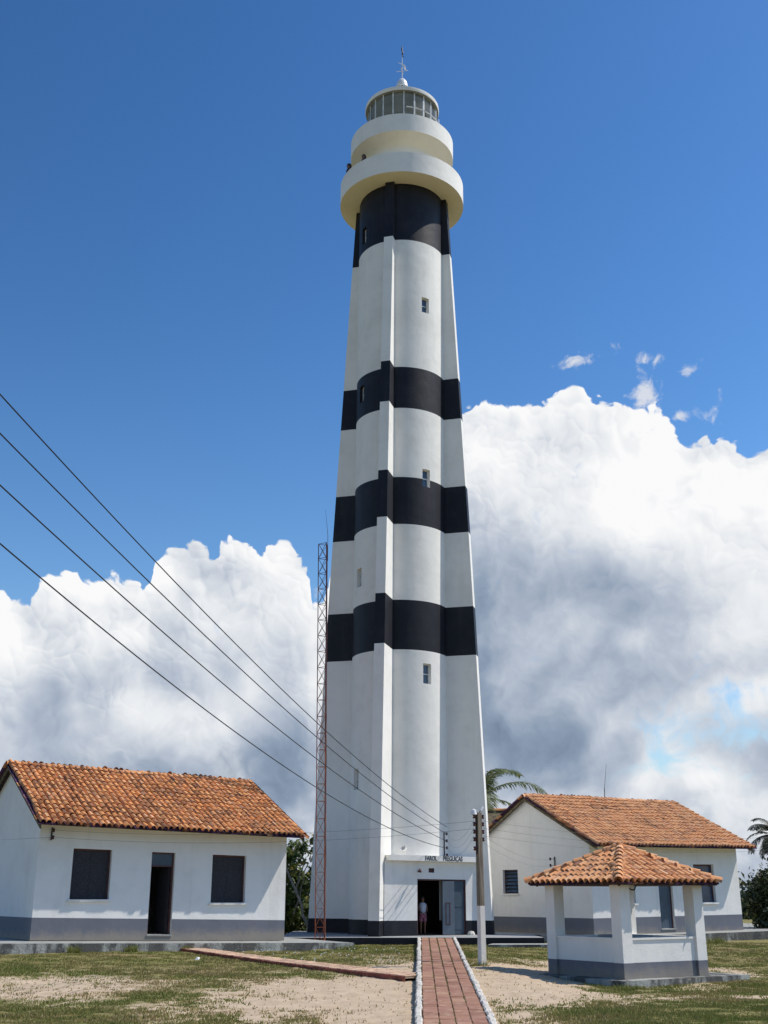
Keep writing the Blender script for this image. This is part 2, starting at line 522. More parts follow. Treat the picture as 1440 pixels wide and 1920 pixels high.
M['grass'] = leaf_mat('short_grass', [(0, (.13, .16, .03)), (.35, (.19, .20, .05)), (.65, (.26, .215, .075)), (.87, (.33, .24, .12)), (1, (.46, .37, .21))], .2, .7)
M['leaf_light'] = leaf_mat('broad_leaf', [(0, (.035, .06, .012)), (.5, (.075, .115, .022)), (.85, (.13, .17, .035)), (1, (.25, .17, .03))], .3)
M['leaf_dark'] = leaf_mat('hedge_leaf', [(0, (.014, .024, .008)), (.5, (.03, .045, .014)), (.9, (.06, .075, .024)), (1, (.11, .12, .035))], .12)
M['palm'] = leaf_mat('palm_leaf', [(0, (.06, .085, .03)), (.5, (.11, .145, .05)), (.85, (.18, .20, .08)), (1, (.32, .26, .13))], .3, .45)
M['palm_dark'] = leaf_mat('old_palm_leaf', [(0, (.02, .025, .016)), (.6, (.045, .05, .03)), (1, (.10, .085, .05))], .2, .5)
M['bark'] = flat('pale_bark', (.30, .26, .21), .85, .2, .4, 6, rel=.5)
M['palm_bark'] = flat('palm_bark', (.16, .12, .09), .9, .1, .4, 6, rel=.6)
M['straw'] = flat('thatch', (.16, .13, .08), .95, .1, .5, 6, rel=.6)


def pole_mat():
    m, k, b = material('weathered_pole', .85, .2)
    p = geo_pos(k)
    st = k.vm('MULTIPLY', p, (1, 1, .06))
    c = k.mix(k.ss(k.noise(st, 22, 5, .65), .35, .7), (.27, .235, .175, 1), (.12, .095, .075, 1))
    c = k.mix(k.m('MULTIPLY', k.ss(k.noise(p, 3, 5, .6), .5, .75), .5), c, (.10, .08, .065, 1))
    k.put(b.inputs['Base Color'], c)
    bump(k, b, k.noise(st, 50, 4, .6), .6, .01)
    return m


M['pole'] = pole_mat()


def glass_mat(name, tint, rough=.06):
    m, k, b = material(name, rough, .6)
    p = geo_pos(k)
    n = k.noise(p, 1.4, 4, .6)
    k.put(b.inputs['Base Color'], k.mix(k.ss(n, .35, .7), (*tint, 1), tuple([v * 1.7 for v in tint]) + (1,)))
    k.put(b.inputs['Roughness'], k.m('MULTIPLY_ADD', n, .25, rough))
    return m


M['glass'] = glass_mat('window_glass', (.03, .05, .08))


def lantern_glass():
    m, k, b = material('lantern_glass', .08, .5)
    p = geo_pos(k)
    n = k.noise(p, 1.3, 4, .6)
    k.put(b.inputs['Base Color'], k.mix(k.ss(n, .35, .65), (.16, .17, .16, 1), (.30, .30, .27, 1)))
    tr = k.n('ShaderNodeBsdfTransparent')
    tr.inputs['Color'].default_value = (.78, .84, .84, 1)
    mx = k.n('ShaderNodeMixShader')
    mx.inputs[0].default_value = .55
    k.t.links.new(b.outputs[0], mx.inputs[1])
    k.t.links.new(tr.outputs[0], mx.inputs[2])
    k.t.links.new(mx.outputs[0], k.t.nodes['Material Output'].inputs['Surface'])
    return m


M['lantern_glass'] = lantern_glass()


def two_sided(name, outside, inside_shade):
    """painted outside, inside coloured dark in place of deep interior shade"""
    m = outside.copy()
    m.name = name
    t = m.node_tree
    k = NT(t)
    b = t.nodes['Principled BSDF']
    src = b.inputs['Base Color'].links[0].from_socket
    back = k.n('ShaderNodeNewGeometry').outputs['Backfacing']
    k.put(b.inputs['Base Color'], k.mix(back, src, (*inside_shade, 1)))  # back faces coloured dark to stand for the unlit interior
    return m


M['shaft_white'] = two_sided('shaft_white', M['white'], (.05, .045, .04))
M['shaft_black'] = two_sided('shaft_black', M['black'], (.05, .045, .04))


# ------------------------------------------------------------------ mesh helpers
class MB:
    """collects faces, then links them as ONE mesh object"""
    def __init__(self):
        self.v = []
        self.f = []
        self.mi = []

    def face(self, pts, mi=0):
        i = len(self.v)
        self.v += [tuple(p) for p in pts]
        self.f.append(tuple(range(i, i + len(pts))))
        self.mi.append(mi)

    def mesh(self, vs, fs, mi=0):
        i = len(self.v)
        self.v += [tuple(p) for p in vs]
        for f in fs:
            self.f.append(tuple(j + i for j in f))
            self.mi.append(mi)

    def box(self, a, b, mi=0, fn=None):
        x0, y0, z0 = a
        x1, y1, z1 = b
        vs = [(x0, y0, z0), (x1, y0, z0), (x1, y1, z0), (x0, y1, z0), (x0, y0, z1), (x1, y0, z1), (x1, y1, z1), (x0, y1, z1)]
        if fn:
            vs = [fn(*p) for p in vs]
        self.mesh(vs, [(3, 2, 1, 0), (4, 5, 6, 7), (0, 1, 5, 4), (1, 2, 6, 5), (2, 3, 7, 6), (3, 0, 4, 7)], mi)

    def tube(self, p0, p1, r0, r1=None, n=8, mi=0, cap=True, rot=0):
        r1 = r0 if r1 is None else r1
        p0, p1 = Vector(p0), Vector(p1)
        w = (p1 - p0).normalized()
        u = w.orthogonal().normalized() if abs(w.z) < .95 else Vector((1, 0, 0))
        u = (u - w * u.dot(w)).normalized()
        vv = w.cross(u)
        vs = []
        for p, r in ((p0, r0), (p1, r1)):
            for i in range(n):
                a = 2 * math.pi * i / n + rot
                vs.append(p + (u * math.cos(a) + vv * math.sin(a)) * r)
        fs = [(i, (i + 1) % n, n + (i + 1) % n, n + i) for i in range(n)]
        if cap:
            fs += [tuple(range(n - 1, -1, -1)), tuple(range(n, 2 * n))]
        self.mesh(vs, fs, mi)

    def path(self, pts, r, n=6, mi=0):
        """tube along a polyline; r a number or a list"""
        pts = [Vector(p) for p in pts]
        rs = r if isinstance(r, (list, tuple)) else [r] * len(pts)
        vs = []
        u = None
        for i, p in enumerate(pts):
            w = (pts[min(i + 1, len(pts) - 1)] - pts[max(i - 1, 0)]).normalized()
            if u is None:
                u = w.orthogonal().normalized()
            u = (u - w * u.dot(w)).normalized()
            vv = w.cross(u)
            for j in range(n):
                a = 2 * math.pi * j / n
                vs.append(p + (u * math.cos(a) + vv * math.sin(a)) * rs[i])
        fs = []
        for i in range(len(pts) - 1):
            for j in range(n):
                a, b = i * n + j, i * n + (j + 1) % n
                fs.append((a, b, b + n, a + n))
        fs += [tuple(range(n - 1, -1, -1)), tuple(range(len(vs) - n, len(vs)))]
        self.mesh(vs, fs, mi)

    def lathe(self, prof, n=64, mi=0, c=(0, 0), a0=0, a1=2 * math.pi, mis=None):
        """prof: (radius, z) list"""
        full = abs(a1 - a0 - 2 * math.pi) < 1e-6
        cnt = n if full else n + 1
        vs = []
        for r, z in prof:
            for i in range(cnt):
                a = a0 + (a1 - a0) * i / n
                vs.append((c[0] + r * math.cos(a), c[1] + r * math.sin(a), z))
        i0 = len(self.v)
        self.v += vs
        for s in range(len(prof) - 1):
            for i in range(n):
                j = (i + 1) % cnt
                self.f.append((i0 + s * cnt + i, i0 + s * cnt + j, i0 + (s + 1) * cnt + j, i0 + (s + 1) * cnt + i))
                self.mi.append(mis[s] if mis else mi)

    def build(self, name, mats, parent=None, smooth=None, loc=None):
        me = bpy.data.meshes.new(name)
        me.from_pydata(self.v, [], self.f)
        for m in (mats if isinstance(mats, (list, tuple)) else [mats]):
            me.materials.append(m)
        me.polygons.foreach_set('material_index', self.mi)
        if smooth is not None:
            import bmesh
            bm = bmesh.new()
            bm.from_mesh(me)
            bmesh.ops.remove_doubles(bm, verts=bm.verts, dist=1e-5)
            bm.to_mesh(me)
            bm.free()
            me.polygons.foreach_set('use_smooth', [True] * len(me.polygons))
            me.set_sharp_from_angle(angle=R(smooth))
        me.update()
        o = bpy.data.objects.new(name, me)
        col.objects.link(o)
        if parent:
            o.parent = parent
        if loc:
            o.location = loc
        return o


def arrays_mesh(name, V, F, mat, parent=None, tone=None, smooth=False):
    """mesh straight from numpy arrays (all faces the same size); tone: one value per vertex"""
    V = np.asarray(V, dtype=np.float32)
    F = np.asarray(F, dtype=np.int32)
    k = F.shape[1]
    me = bpy.data.meshes.new(name)
    me.vertices.add(len(V))
    me.vertices.foreach_set('co', V.ravel())
    me.loops.add(F.size)
    me.loops.foreach_set('vertex_index', F.ravel())
    me.polygons.add(len(F))
    me.polygons.foreach_set('loop_start', np.arange(0, F.size, k, dtype=np.int32))
    if smooth:
        me.polygons.foreach_set('use_smooth', np.ones(len(F), dtype=bool))
    me.materials.append(mat)
    if tone is not None:
        at = me.attributes.new('tone', 'FLOAT', 'POINT')
        at.data.foreach_set('value', np.asarray(tone, dtype=np.float32))
    me.update(calc_edges=True)
    o = bpy.data.objects.new(name, me)
    col.objects.link(o)
    if parent:
        o.parent = parent
    return o


def thing(name, label, cat, loc=(0, 0, 0), rotz=0, group=None):
    o = bpy.data.objects.new(name, None)
    o.empty_display_size = .3
    col.objects.link(o)
    o.location = loc
    o.rotation_euler = (0, 0, rotz)
    return tag(o, label, cat, group)


def tag(o, label, cat, group=None):
    o['label'] = label
    o['category'] = cat
    if group:
        o['group'] = group
    return o


def setting(o):
    o['kind'] = 'structure'
    return o


def stuff(o):
    o['kind'] = 'stuff'
    return o


def inst(name, me, parent, loc, rot=(0, 0, 0), scale=None):
    o = bpy.data.objects.new(name, me)
    col.objects.link(o)
    o.parent = parent
    o.location = loc
    o.rotation_euler = rot
    if scale:
        o.scale = scale
    return o


def ssn(a, b, x):
    t = np.clip((x - a) / (b - a), 0, 1)
    return t * t * (3 - 2 * t)


_h = np.random.default_rng(3).random((256, 256)).astype(np.float32)


def vnoise(x, y):
    xi, yi = np.floor(x).astype(int), np.floor(y).astype(int)
    fx, fy = x - xi, y - yi
    fx, fy = fx * fx * (3 - 2 * fx), fy * fy * (3 - 2 * fy)
    a, b = _h[xi % 256, yi % 256], _h[(xi + 1) % 256, yi % 256]
    c, d = _h[xi % 256, (yi + 1) % 256], _h[(xi + 1) % 256, (yi + 1) % 256]
    return (a * (1 - fx) + b * fx) * (1 - fy) + (c * (1 - fx) + d * fx) * fy


def fbm(x, y, s, o=4, g=.55):
    t, a, n = 0, 1, 0
    for i in range(o):
        t = t + a * vnoise(x * s + 17.3 * i + 40, y * s + 9.1 * i + 60)
        n += a
        a *= g
        s *= 2.03
    return t / n


def ground_z(x, y):
    x, y = np.asarray(x, float), np.asarray(y, float)
    g = .2 * ssn(18, 38, y) + .15 * (1 - ssn(-9, -2, x)) * ssn(19, 31, y)
    g = g - .24 * ssn(2.6, 5.2, x) * ssn(20, 27, y) * (1 - ssn(34, 42, y))
    return g


def gz(x, y):
    return float(ground_z(x, y))


COVER = [(-12.49, 34.33, 0.95), (-8.68, 34.35, 0.95), (-5.04, 35.52, 0.95), (-1.94, 36.35, 0.95), (0.65, 36.35, 0.9), (2.42, 36.35, 0.95), (4.59, 36.97, 0.95), (11.4, 37.78, 0.9), (2.77, 41.48, 0.95), (5.16, 41.5, 0.95), (13.29, 41.52, 0.9), (-0.37, 41.48, 0.95), (-10.21, 29.97, 0.9), (-8.23, 30.02, 0.88), (-6.32, 30.41, 0.92), (-4.39, 30.99, 0.92), (-2.36, 31.39, 0.9), (-0.83, 31.4, 0.8), (0.21, 31.4, 0.4), (2.35, 33.12, 0.75), (3.38, 33.17, 0.65), (4.16, 33.54, 0.45), (4.65, 33.89, 0.3), (9.64, 35.12, 0.9), (11.2, 35.12, 0.9), (0.29, 33.12, 0.6), (2.38, 29.89, 0.3), (3.17, 29.9, 0.1), (3.86, 30.09, 0.1), (8.67, 31.65, 0.5), (9.23, 31.65, 0.3), (10.07, 31.65, 0.85), (0.53, 29.89, 0.15), (-9.19, 27.05, 0.7), (-7.66, 27.13, 0.7), (-6.26, 27.31, 0.65), (-4.86, 27.56, 0.75), (-3.67, 27.77, 0.8), (-2.7, 27.88, 0.6), (-1.48, 27.9, 0.55), (-0.74, 27.9, 0.3), (0.0, 27.9, 0.1), (1.92, 27.16, 0.2), (2.75, 27.16, 0.03), (3.6, 27.25, 0.05), (8.86, 28.73, 0.85), (-8.37, 24.72, 0.35), (-7.83, 24.73, 0.35), (-6.76, 24.8, 0.25), (-5.69, 24.89, 0.3), (-4.61, 24.98, 0.4), (-3.75, 25.05, 0.55), (-2.98, 25.1, 0.38), (-1.88, 25.13, 0.2), (-0.77, 25.13, 0.08), (0.33, 25.13, 0.05), (1.74, 24.76, 0.15), (2.5, 24.76, 0.03), (3.6, 24.82, 0.1), (4.78, 25.27, 0.65), (5.4, 25.6, 0.75), (6.17, 25.97, 0.75), (6.78, 26.14, 0.45), (7.82, 26.15, 0.65), (8.28, 26.15, 0.8), (1.62, 23.14, 0.1), (2.33, 23.14, 0.05), (3.35, 23.15, 0.08), (4.08, 23.25, 0.35), (4.72, 23.4, 0.28), (5.61, 23.68, 0.4), (6.4, 23.9, 0.5), (7.15, 23.97, 0.25), (7.57, 23.97, 0.3), (-7.66, 22.68, 0.45), (-7.16, 22.69, 0.42), (-6.18, 22.72, 0.28), (-5.19, 22.75, 0.4), (-4.39, 22.77, 0.7), (-3.7, 22.79, 0.65), (-3.0, 22.8, 0.3), (-2.2, 22.81, 0.2), (-1.2, 22.81, 0.12), (0.3, 22.81, 0.05), (1.72, 21.79, 0.3), (2.29, 21.79, 0.18), (2.67, 21.79, 0.25), (3.44, 21.79, 0.4), (4.11, 21.83, 0.55), (4.6, 21.87, 0.55), (5.38, 21.95, 0.55), (6.08, 22.02, 0.75), (6.96, 22.07, 0.75), (-6.83, 20.82, 0.6), (-6.56, 20.82, 0.6), (-5.65, 20.82, 0.5), (-4.74, 20.83, 0.55), (-3.83, 20.83, 0.35), (-3.37, 20.83, 0.55), (-2.73, 20.83, 0.35), (-2.0, 20.83, 0.2), (-1.09, 20.83, 0.12), (-0.18, 20.83, 0.08), (1.79, 19.52, 0.4), (2.21, 19.52, 0.35), (2.64, 19.52, 0.5), (3.07, 19.52, 0.75), (3.66, 19.52, 0.9), (4.51, 19.52, 0.95), (5.37, 19.52, 0.9), (6.13, 19.52, 0.95), (-5.98, 18.56, 0.95), (-5.01, 18.56, 0.9), (-4.2, 18.56, 0.8), (-3.39, 18.56, 0.45), (-2.59, 18.56, 0.5), (-1.78, 18.56, 0.35), (-1.29, 18.56, 0.5), (-0.57, 18.56, 0.15), (0.24, 18.56, 0.12)]


# ------------------------------------------------------------------ ground
def axis_lines(lo, hi, step, far):
    inner = np.arange(lo, hi + 1e-6, step)
    out = [step * 1.5]
    while sum(out) < far:
        out.append(out[-1] * 1.35)
    g = np.cumsum(out)
    return np.concatenate([(lo - g)[::-1], inner, hi + g])


def cover_at(x, y):
    """how much turf covers the sand at a spot of the yard (0 bare sand, 1 turf)"""
    P = np.array(COVER)
    shp = x.shape
    x, y = x.ravel(), y.ravel()
    out = np.empty(len(x))
    for s in range(0, len(x), 20000):
        dx = x[s:s + 20000, None] - P[None, :, 0]
        dy = (y[s:s + 20000, None] - P[None, :, 1]) * .55
        w = 1 / (dx * dx + dy * dy + .05) ** 2
        out[s:s + 20000] = (w * P[None, :, 2]).sum(1) / w.sum(1)
    away = ssn(11, 17, np.abs(x)) + ssn(40, 44, y) + (1 - ssn(13, 17, y))
    out = out * (1 - np.clip(away, 0, 1)) + .8 * np.clip(away, 0, 1)
    out = out + (fbm(x, y, .9, 4) - .5) * .42
    return out.reshape(shp)


xs = axis_lines(-13, 13, .085, 2600)
ys = axis_lines(15, 44, .085, 2600)
GX, GY = np.meshgrid(xs, ys, indexing='ij')
CV = cover_at(GX, GY)
near = (np.abs(GX) < 15) & (GY > 13) & (GY < 46)
GZ = ground_z(GX, GY) + np.where(near, (fbm(GX, GY, 1.6, 4) - .5) * .07 + (fbm(GX, GY, 5.2, 2) - .5) * .035 + np.clip(CV, 0, 1) * .018 - .02, 0)
nx, ny = GX.shape
idx = np.arange(nx * ny).reshape(nx, ny)
F4 = np.stack([idx[:-1, :-1], idx[1:, :-1], idx[1:, 1:], idx[:-1, 1:]], -1).reshape(-1, 4)
ground = arrays_mesh('ground', np.stack([GX, GY, GZ], -1).reshape(-1, 3), F4, M['ground'], smooth=True)
at = ground.data.attributes.new('cover', 'FLOAT', 'POINT')
at.data.foreach_set('value', CV.ravel().astype(np.float32))
setting(ground)


# ------------------------------------------------------------------ walls with real openings
def wall_sheet(mb, a0, a1, z0, z1, thick, openings, zband, fn, m_wall=0, m_band=1, m_rev=0):
    """wall along a, from z0 to z1, outer face at t = 0, inner at t = thick; openings (a0, a1, z0, z1) go right through"""
    ca = sorted({a0, a1, *[v for o in openings for v in o[:2]]})
    cz = sorted({z0, z1, *([zband] if zband else []), *[v for o in openings for v in o[2:4]]})

    def inside(a, z):
        return any(o[0] < a < o[1] and o[2] < z < o[3] for o in openings)
    for t in (0, thick):
        for i in range(len(ca) - 1):
            for j in range(len(cz) - 1):
                am, zm = (ca[i] + ca[i + 1]) / 2, (cz[j] + cz[j + 1]) / 2
                if inside(am, zm):
                    continue
                mi = m_band if (zband and zm < zband and t == 0) else m_wall
                mb.face([fn(ca[i], t, cz[j]), fn(ca[i + 1], t, cz[j]), fn(ca[i + 1], t, cz[j + 1]), fn(ca[i], t, cz[j + 1])], mi)
    for o in openings:
        b0, b1, y0, y1 = o[:4]
        for p, r in (((b0, y0), (b0, y1)), ((b1, y1), (b1, y0)), ((b0, y1), (b1, y1)), ((b1, y0), (b0, y0))):
            mb.face([fn(p[0], 0, p[1]), fn(r[0], 0, r[1]), fn(r[0], thick, r[1]), fn(p[0], thick, p[1])], m_rev)
    zz = [z0, zband, z1] if zband else [z0, z1]
    for a in (a0, a1):
        for u, v in zip(zz[:-1], zz[1:]):
            mb.face([fn(a, 0, u), fn(a, thick, u), fn(a, thick, v), fn(a, 0, v)], m_band if zband and v <= zband else m_wall)
    mb.face([fn(a0, 0, z1), fn(a1, 0, z1), fn(a1, thick, z1), fn(a0, thick, z1)], m_wall)


# ------------------------------------------------------------------ terraces
def terrace(name, poly, ztop, zbot, mat):
    """poly: plan outline; ztop a function of (x, y)"""
    mb = MB()
    n = len(poly)
    top = [(x, y, ztop(x, y)) for x, y in poly]
    bot = [(x, y, zbot) for x, y in poly]
    mb.face(top)
    for i in range(n):
        j = (i + 1) % n
        mb.face([bot[i], bot[j], top[j], top[i]], 1)
    return setting(mb.build(name, mat if isinstance(mat, list) else [mat, M['terrace_side']]))


ca33, sa33 = math.cos(R(33)), math.sin(R(33))


def frame33(A):
    def to(x, y):
        return A[0] + x * ca33 - y * sa33, A[1] + x * sa33 + y * ca33
    return to


HA = Vector((-10.05, 34.0, .621))
HB = Vector((7.735, 44.0, .435))
KL, KR = -.0181, .0102
L_HOUSE = 8.16
toA, toB = frame33(HA), frame33(HB)


def rough_edge(pts, step, amp):
    out = []
    for (x0, y0), (x1, y1) in zip(pts[:-1], pts[1:]):
        n = max(1, int(math.hypot(x1 - x0, y1 - y0) / step))
        for i in range(n):
            t = i / n
            out.append((x0 + (x1 - x0) * t + random.uniform(-amp, amp), y0 + (y1 - y0) * t + random.uniform(-amp, amp)))
    out.append(pts[-1])
    return out


def zA(x, y):
    lx = (x - HA.x) * ca33 + (y - HA.y) * sa33
    ly = -(x - HA.x) * sa33 + (y - HA.y) * ca33
    return HA.z - .004 + KL * lx + min(0, ly) * .032


def zB(x, y):
    lx = (x - HB.x) * ca33 + (y - HB.y) * sa33
    return HB.z - .004 + KR * lx


fr = [toA(-6, -1.55), toA(L_HOUSE + 1.75, -1.45)]
terrace('terrace', rough_edge(fr, .35, .025) + [toA(L_HOUSE + 1.5, 2.6), toA(L_HOUSE + .1, 2.6), toA(L_HOUSE + .1, 8), toA(-6, 8)], zA, -.3, M['concrete'])
fr = [toB(-.9, -1.5), toB(L_HOUSE + 7, -1.5)]
terrace('terrace', rough_edge(fr, .35, .04) + [toB(L_HOUSE + 7, 7.9), toB(-.9, 7.9)], zB, -.3, M['concrete'])
terrace('terrace', [(-3.75, 41.55), (5.55, 41.5), (5.6, 45.2), (4.3, 47.3), (4.3, 50.3), (-3.75, 50.3)], lambda x, y: .438, -.3, [M['dark_concrete'], M['black']])
terrace('paving_slab', rough_edge([(3.5, 40.1), (6.3, 40.3), (6.4, 41.3), (3.7, 41.2), (3.5, 40.1)], .4, .04)[:-1], lambda x, y: .262, 0, M['concrete'])


# ------------------------------------------------------------------ lighthouse
tower = thing('lighthouse', 'tall white lighthouse with black bands, four fins and two round galleries', 'lighthouse', (.60, 46.0, .44))
tower.rotation_euler = (0, R(.44), 0)
Z0 = .44
AF = R(-105.5)         # bearing of the front fin; the others follow at right angles
BANDS = [(.0, .52), (11.11, 13.15), (16.38, 18.46), (21.63, 23.58), (29.96, 33.2)]
BANDS = [(BANDS[0][0], BANDS[0][1])] + [(a - Z0, b - Z0) for a, b in BANDS[1:]]
ZTOP = 32.95 - Z0
RS = 2.0


def is_black(z):
    return any(a <= z <= b for a, b in BANDS)


ZC = sorted({0.0, ZTOP, *[v for b in BANDS for v in b if 0 < v < ZTOP]})
WIN = []               # bearing, z0, z1
for a, zs in ((R(-58.3), ((26.40, 27.15), (18.13, 18.92), (9.79, 10.60))), (R(-151), ((30.40, 31.24), (22.36, 23.13), (13.94, 14.74), (5.73, 6.53)))):
    for u, v in zs:
        WIN.append((a, u - Z0, v - Z0))
HWA = .19 / RS         # half opening angle of a window
DOORWAY = (R(-60.5), 0.0, 2.1, .62 / RS)


def build_shaft():
    angs = set(round(2 * math.pi * i / 96 - math.pi, 5) for i in range(96))
    for a, hwa in [(w[0], HWA) for w in WIN] + [(DOORWAY[0], DOORWAY[3])]:
        angs = {x for x in angs if abs(abs(x - a) - hwa) > .012}
        angs |= {round(a - hwa, 5), round(a + hwa, 5)}
    angs = sorted(angs)
    zs = sorted(set(ZC) | {v for w in WIN for v in w[1:]} | {DOORWAY[2]})
    mb = MB()
    n = len(angs)
    for i in range(n):
        a, b = angs[i], angs[(i + 1) % n]
        b2 = b if b > a else b + 2 * math.pi
        am = (a + b2) / 2
        for j in range(len(zs) - 1):
            zm = (zs[j] + zs[j + 1]) / 2
            if any(abs(am - w[0]) < HWA and w[1] < zm < w[2] for w in WIN):
                continue
            if abs(am - DOORWAY[0]) < DOORWAY[3] and zm < DOORWAY[2]:
                continue
            q = [(RS * math.cos(c), RS * math.sin(c), z) for c, z in ((a, zs[j]), (b, zs[j]), (b, zs[j + 1]), (a, zs[j + 1]))]
            mb.face(q, 1 if is_black(zm) else 0)
    for a, u, v in WIN:
        pts = [(a - HWA, u), (a + HWA, u), (a + HWA, v), (a - HWA, v)]
        for p, r in zip(pts, pts[1:] + pts[:1]):
            o1, o2 = RS, RS - .3
            mb.face([(o1 * math.cos(p[0]), o1 * math.sin(p[0]), p[1]), (o1 * math.cos(r[0]), o1 * math.sin(r[0]), r[1]),
                     (o2 * math.cos(r[0]), o2 * math.sin(r[0]), r[1]), (o2 * math.cos(p[0]), o2 * math.sin(p[0]), p[1])], 1 if is_black((u + v) / 2) and a < R(-100) else 0)
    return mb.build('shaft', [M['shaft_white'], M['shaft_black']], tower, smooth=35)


build_shaft()


def fin_reach(z):
    return 3.69 - .041 * z if z < 15.4 else 3.06 - .0488 * (z - 15.4)


for k_ in range(4):
    a = AF + k_ * math.pi / 2
    c, s = math.cos(a), math.sin(a)
    mb = MB()
    hw = .205
    for j in range(len(ZC) - 1):
        z0, z1 = ZC[j], ZC[j + 1]
        mi = 1 if is_black((z0 + z1) / 2) else 0
        r0, r1 = fin_reach(z0 + Z0), fin_reach(z1 + Z0)
        P = lambda r, w, z: (c * r - s * w, s * r + c * w, z)
        ri = 1.9
        mb.face([P(ri, -hw, z0), P(r0, -hw, z0), P(r1, -hw, z1), P(ri, -hw, z1)], mi)
        mb.face([P(r0, hw, z0), P(ri, hw, z0), P(ri, hw, z1), P(r1, hw, z1)], mi)
        mb.face([P(r0, -hw, z0), P(r0, hw, z0), P(r1, hw, z1), P(r1, -hw, z1)], mi)
    mb.build('fin', [M['white'], M['black']], tower)

for a, u, v in WIN:
    fr_ = bpy.data.objects.new('window', None)
    col.objects.link(fr_)
    fr_.parent = tower
    rr = RS - .17
    fr_.location = (rr * math.cos(a), rr * math.sin(a), u)
    fr_.rotation_euler = (0, 0, a + math.pi / 2)       # local -y looks outwards
    w, h = .17, v - u
    mb = MB()
    for x0, x1, z0, z1 in ((-w, -w + .035, 0, h), (w - .035, w, 0, h), (-w, w, 0, .035), (-w, w, h - .035, h), (-w, w, h * .48, h * .48 + .035)):
        x0, x1 = x0 + (.036 if x1 - x0 > .1 else 0), x1 - (.036 if x1 - x0 > .1 else 0)
        mb.box((x0, -.03, z0), (x1, .03, z1))
    mb.build('frame', M['frame_white'], fr_)
    for z0, z1 in ((.036, h * .48 - .001), (h * .48 + .036, h - .036)):
        mb = MB()
        mb.box((-w + .036, -.006, z0), (w - .036, .006, z1))
        mb.build('pane', M['glass'], fr_)

# lower gallery, drum, upper gallery
zl = lambda z: z - Z0
mb = MB()
mb.lathe([(1.98, zl(32.95)), (2.94, zl(32.95))], 96, 1)
mb.lathe([(2.94, zl(32.95)), (2.945, zl(34.0)), (2.80, zl(34.0)), (2.80, zl(33.12)), (1.60, zl(33.12))], 96, 0)
mb.build('gallery', [M['white'], M['cream']], tower, smooth=40)
mb = MB()
mb.lathe([(1.655, zl(33.12)), (1.655, zl(35.2))], 96, 0)
mb.lathe([(1.655, zl(35.2)), (1.70, zl(35.33)), (1.85, zl(35.45)), (2.1, zl(35.52)), (2.40, zl(35.54))], 96, 1)
mb.build('watch_room', [M['white'], M['cream']], tower, smooth=40)
mb = MB()
mb.lathe([(2.2, zl(35.545)), (2.48, zl(35.545))], 96, 1)
mb.lathe([(2.48, zl(35.545)), (2.49, zl(36.47)), (2.36, zl(36.47)), (2.36, zl(35.75)), (1.0, zl(35.75))], 96, 0)
mb.build('gallery', [M['white'], M['cream']], tower, smooth=40)
# small vent opening on the watch room
a = R(-63)
mb = MB()
for t in (0,):
    c, s = math.cos(a), math.sin(a)
    P = lambda r, w, z: (c * r - s * w, s * r + c * w, z)
    for z0, z1, w0, w1 in ((34.28, 34.33, -.13, .13), (34.55, 34.60, -.13, .13), (34.33, 34.55, -.13, -.08), (34.33, 34.55, .08, .13)):
        vs = [P(r, w, zl(z)) for z in (z0, z1) for r, w in ((1.64, w0), (1.69, w0), (1.69, w1), (1.64, w1))]
        mb.mesh(vs, [(3, 2, 1, 0), (4, 5, 6, 7), (0, 1, 5, 4), (1, 2, 6, 5), (2, 3, 7, 6), (3, 0, 4, 7)])
    mb.face([P(1.668, -.08, zl(34.33)), P(1.668, .08, zl(34.33)), P(1.668, .08, zl(34.55)), P(1.668, -.08, zl(34.55))], 1)
mb.build('vent', [M['frame_white'], M['void']], tower)

# lantern: curved panes between thin bars, conical roof with a drip rim, ventilator ball, rod and vane
lant = bpy.data.objects.new('lantern', None)
col.objects.link(lant)
lant.parent = tower
lant.location = (0, 0, zl(35.75))
ZL = lambda z: z - 35.75
RL = 1.655
NB = 20
mb = MB()
mb.lathe([(RL + .03, ZL(35.75)), (RL + .03, ZL(36.36)), (RL - .04, ZL(36.36))], 80)
mb.build('lantern_base', M['frame_white'], lant, smooth=40)
bar = MB()
bar.box((-.02, -.025, 0), (.02, .025, ZL(38.42) - ZL(36.36)))
bo = bar.build('lantern_bar', M['frame_white'], lant)
for i in range(NB):
    a = 2 * math.pi * i / NB + .04
    o = bo if i == 0 else inst('lantern_bar', bo.data, lant, (0, 0, 0))
    o.location = (RL * math.cos(a), RL * math.sin(a), ZL(36.36))
    o.rotation_euler = (0, 0, a)
    mb = MB()
    b0, b1 = a + .013, a + 2 * math.pi / NB - .013
    n = 3
    for j in range(n):
        c0, c1 = b0 + (b1 - b0) * j / n, b0 + (b1 - b0) * (j + 1) / n
        mb.face([(RL * math.cos(c0), RL * math.sin(c0), ZL(36.36)), (RL * math.cos(c1), RL * math.sin(c1), ZL(36.36)), (RL * math.cos(c1), RL * math.sin(c1), ZL(38.42)), (RL * math.cos(c0), RL * math.sin(c0), ZL(38.42))])
    mb.build('lantern_pane', M['lantern_glass'], lant, smooth=60)
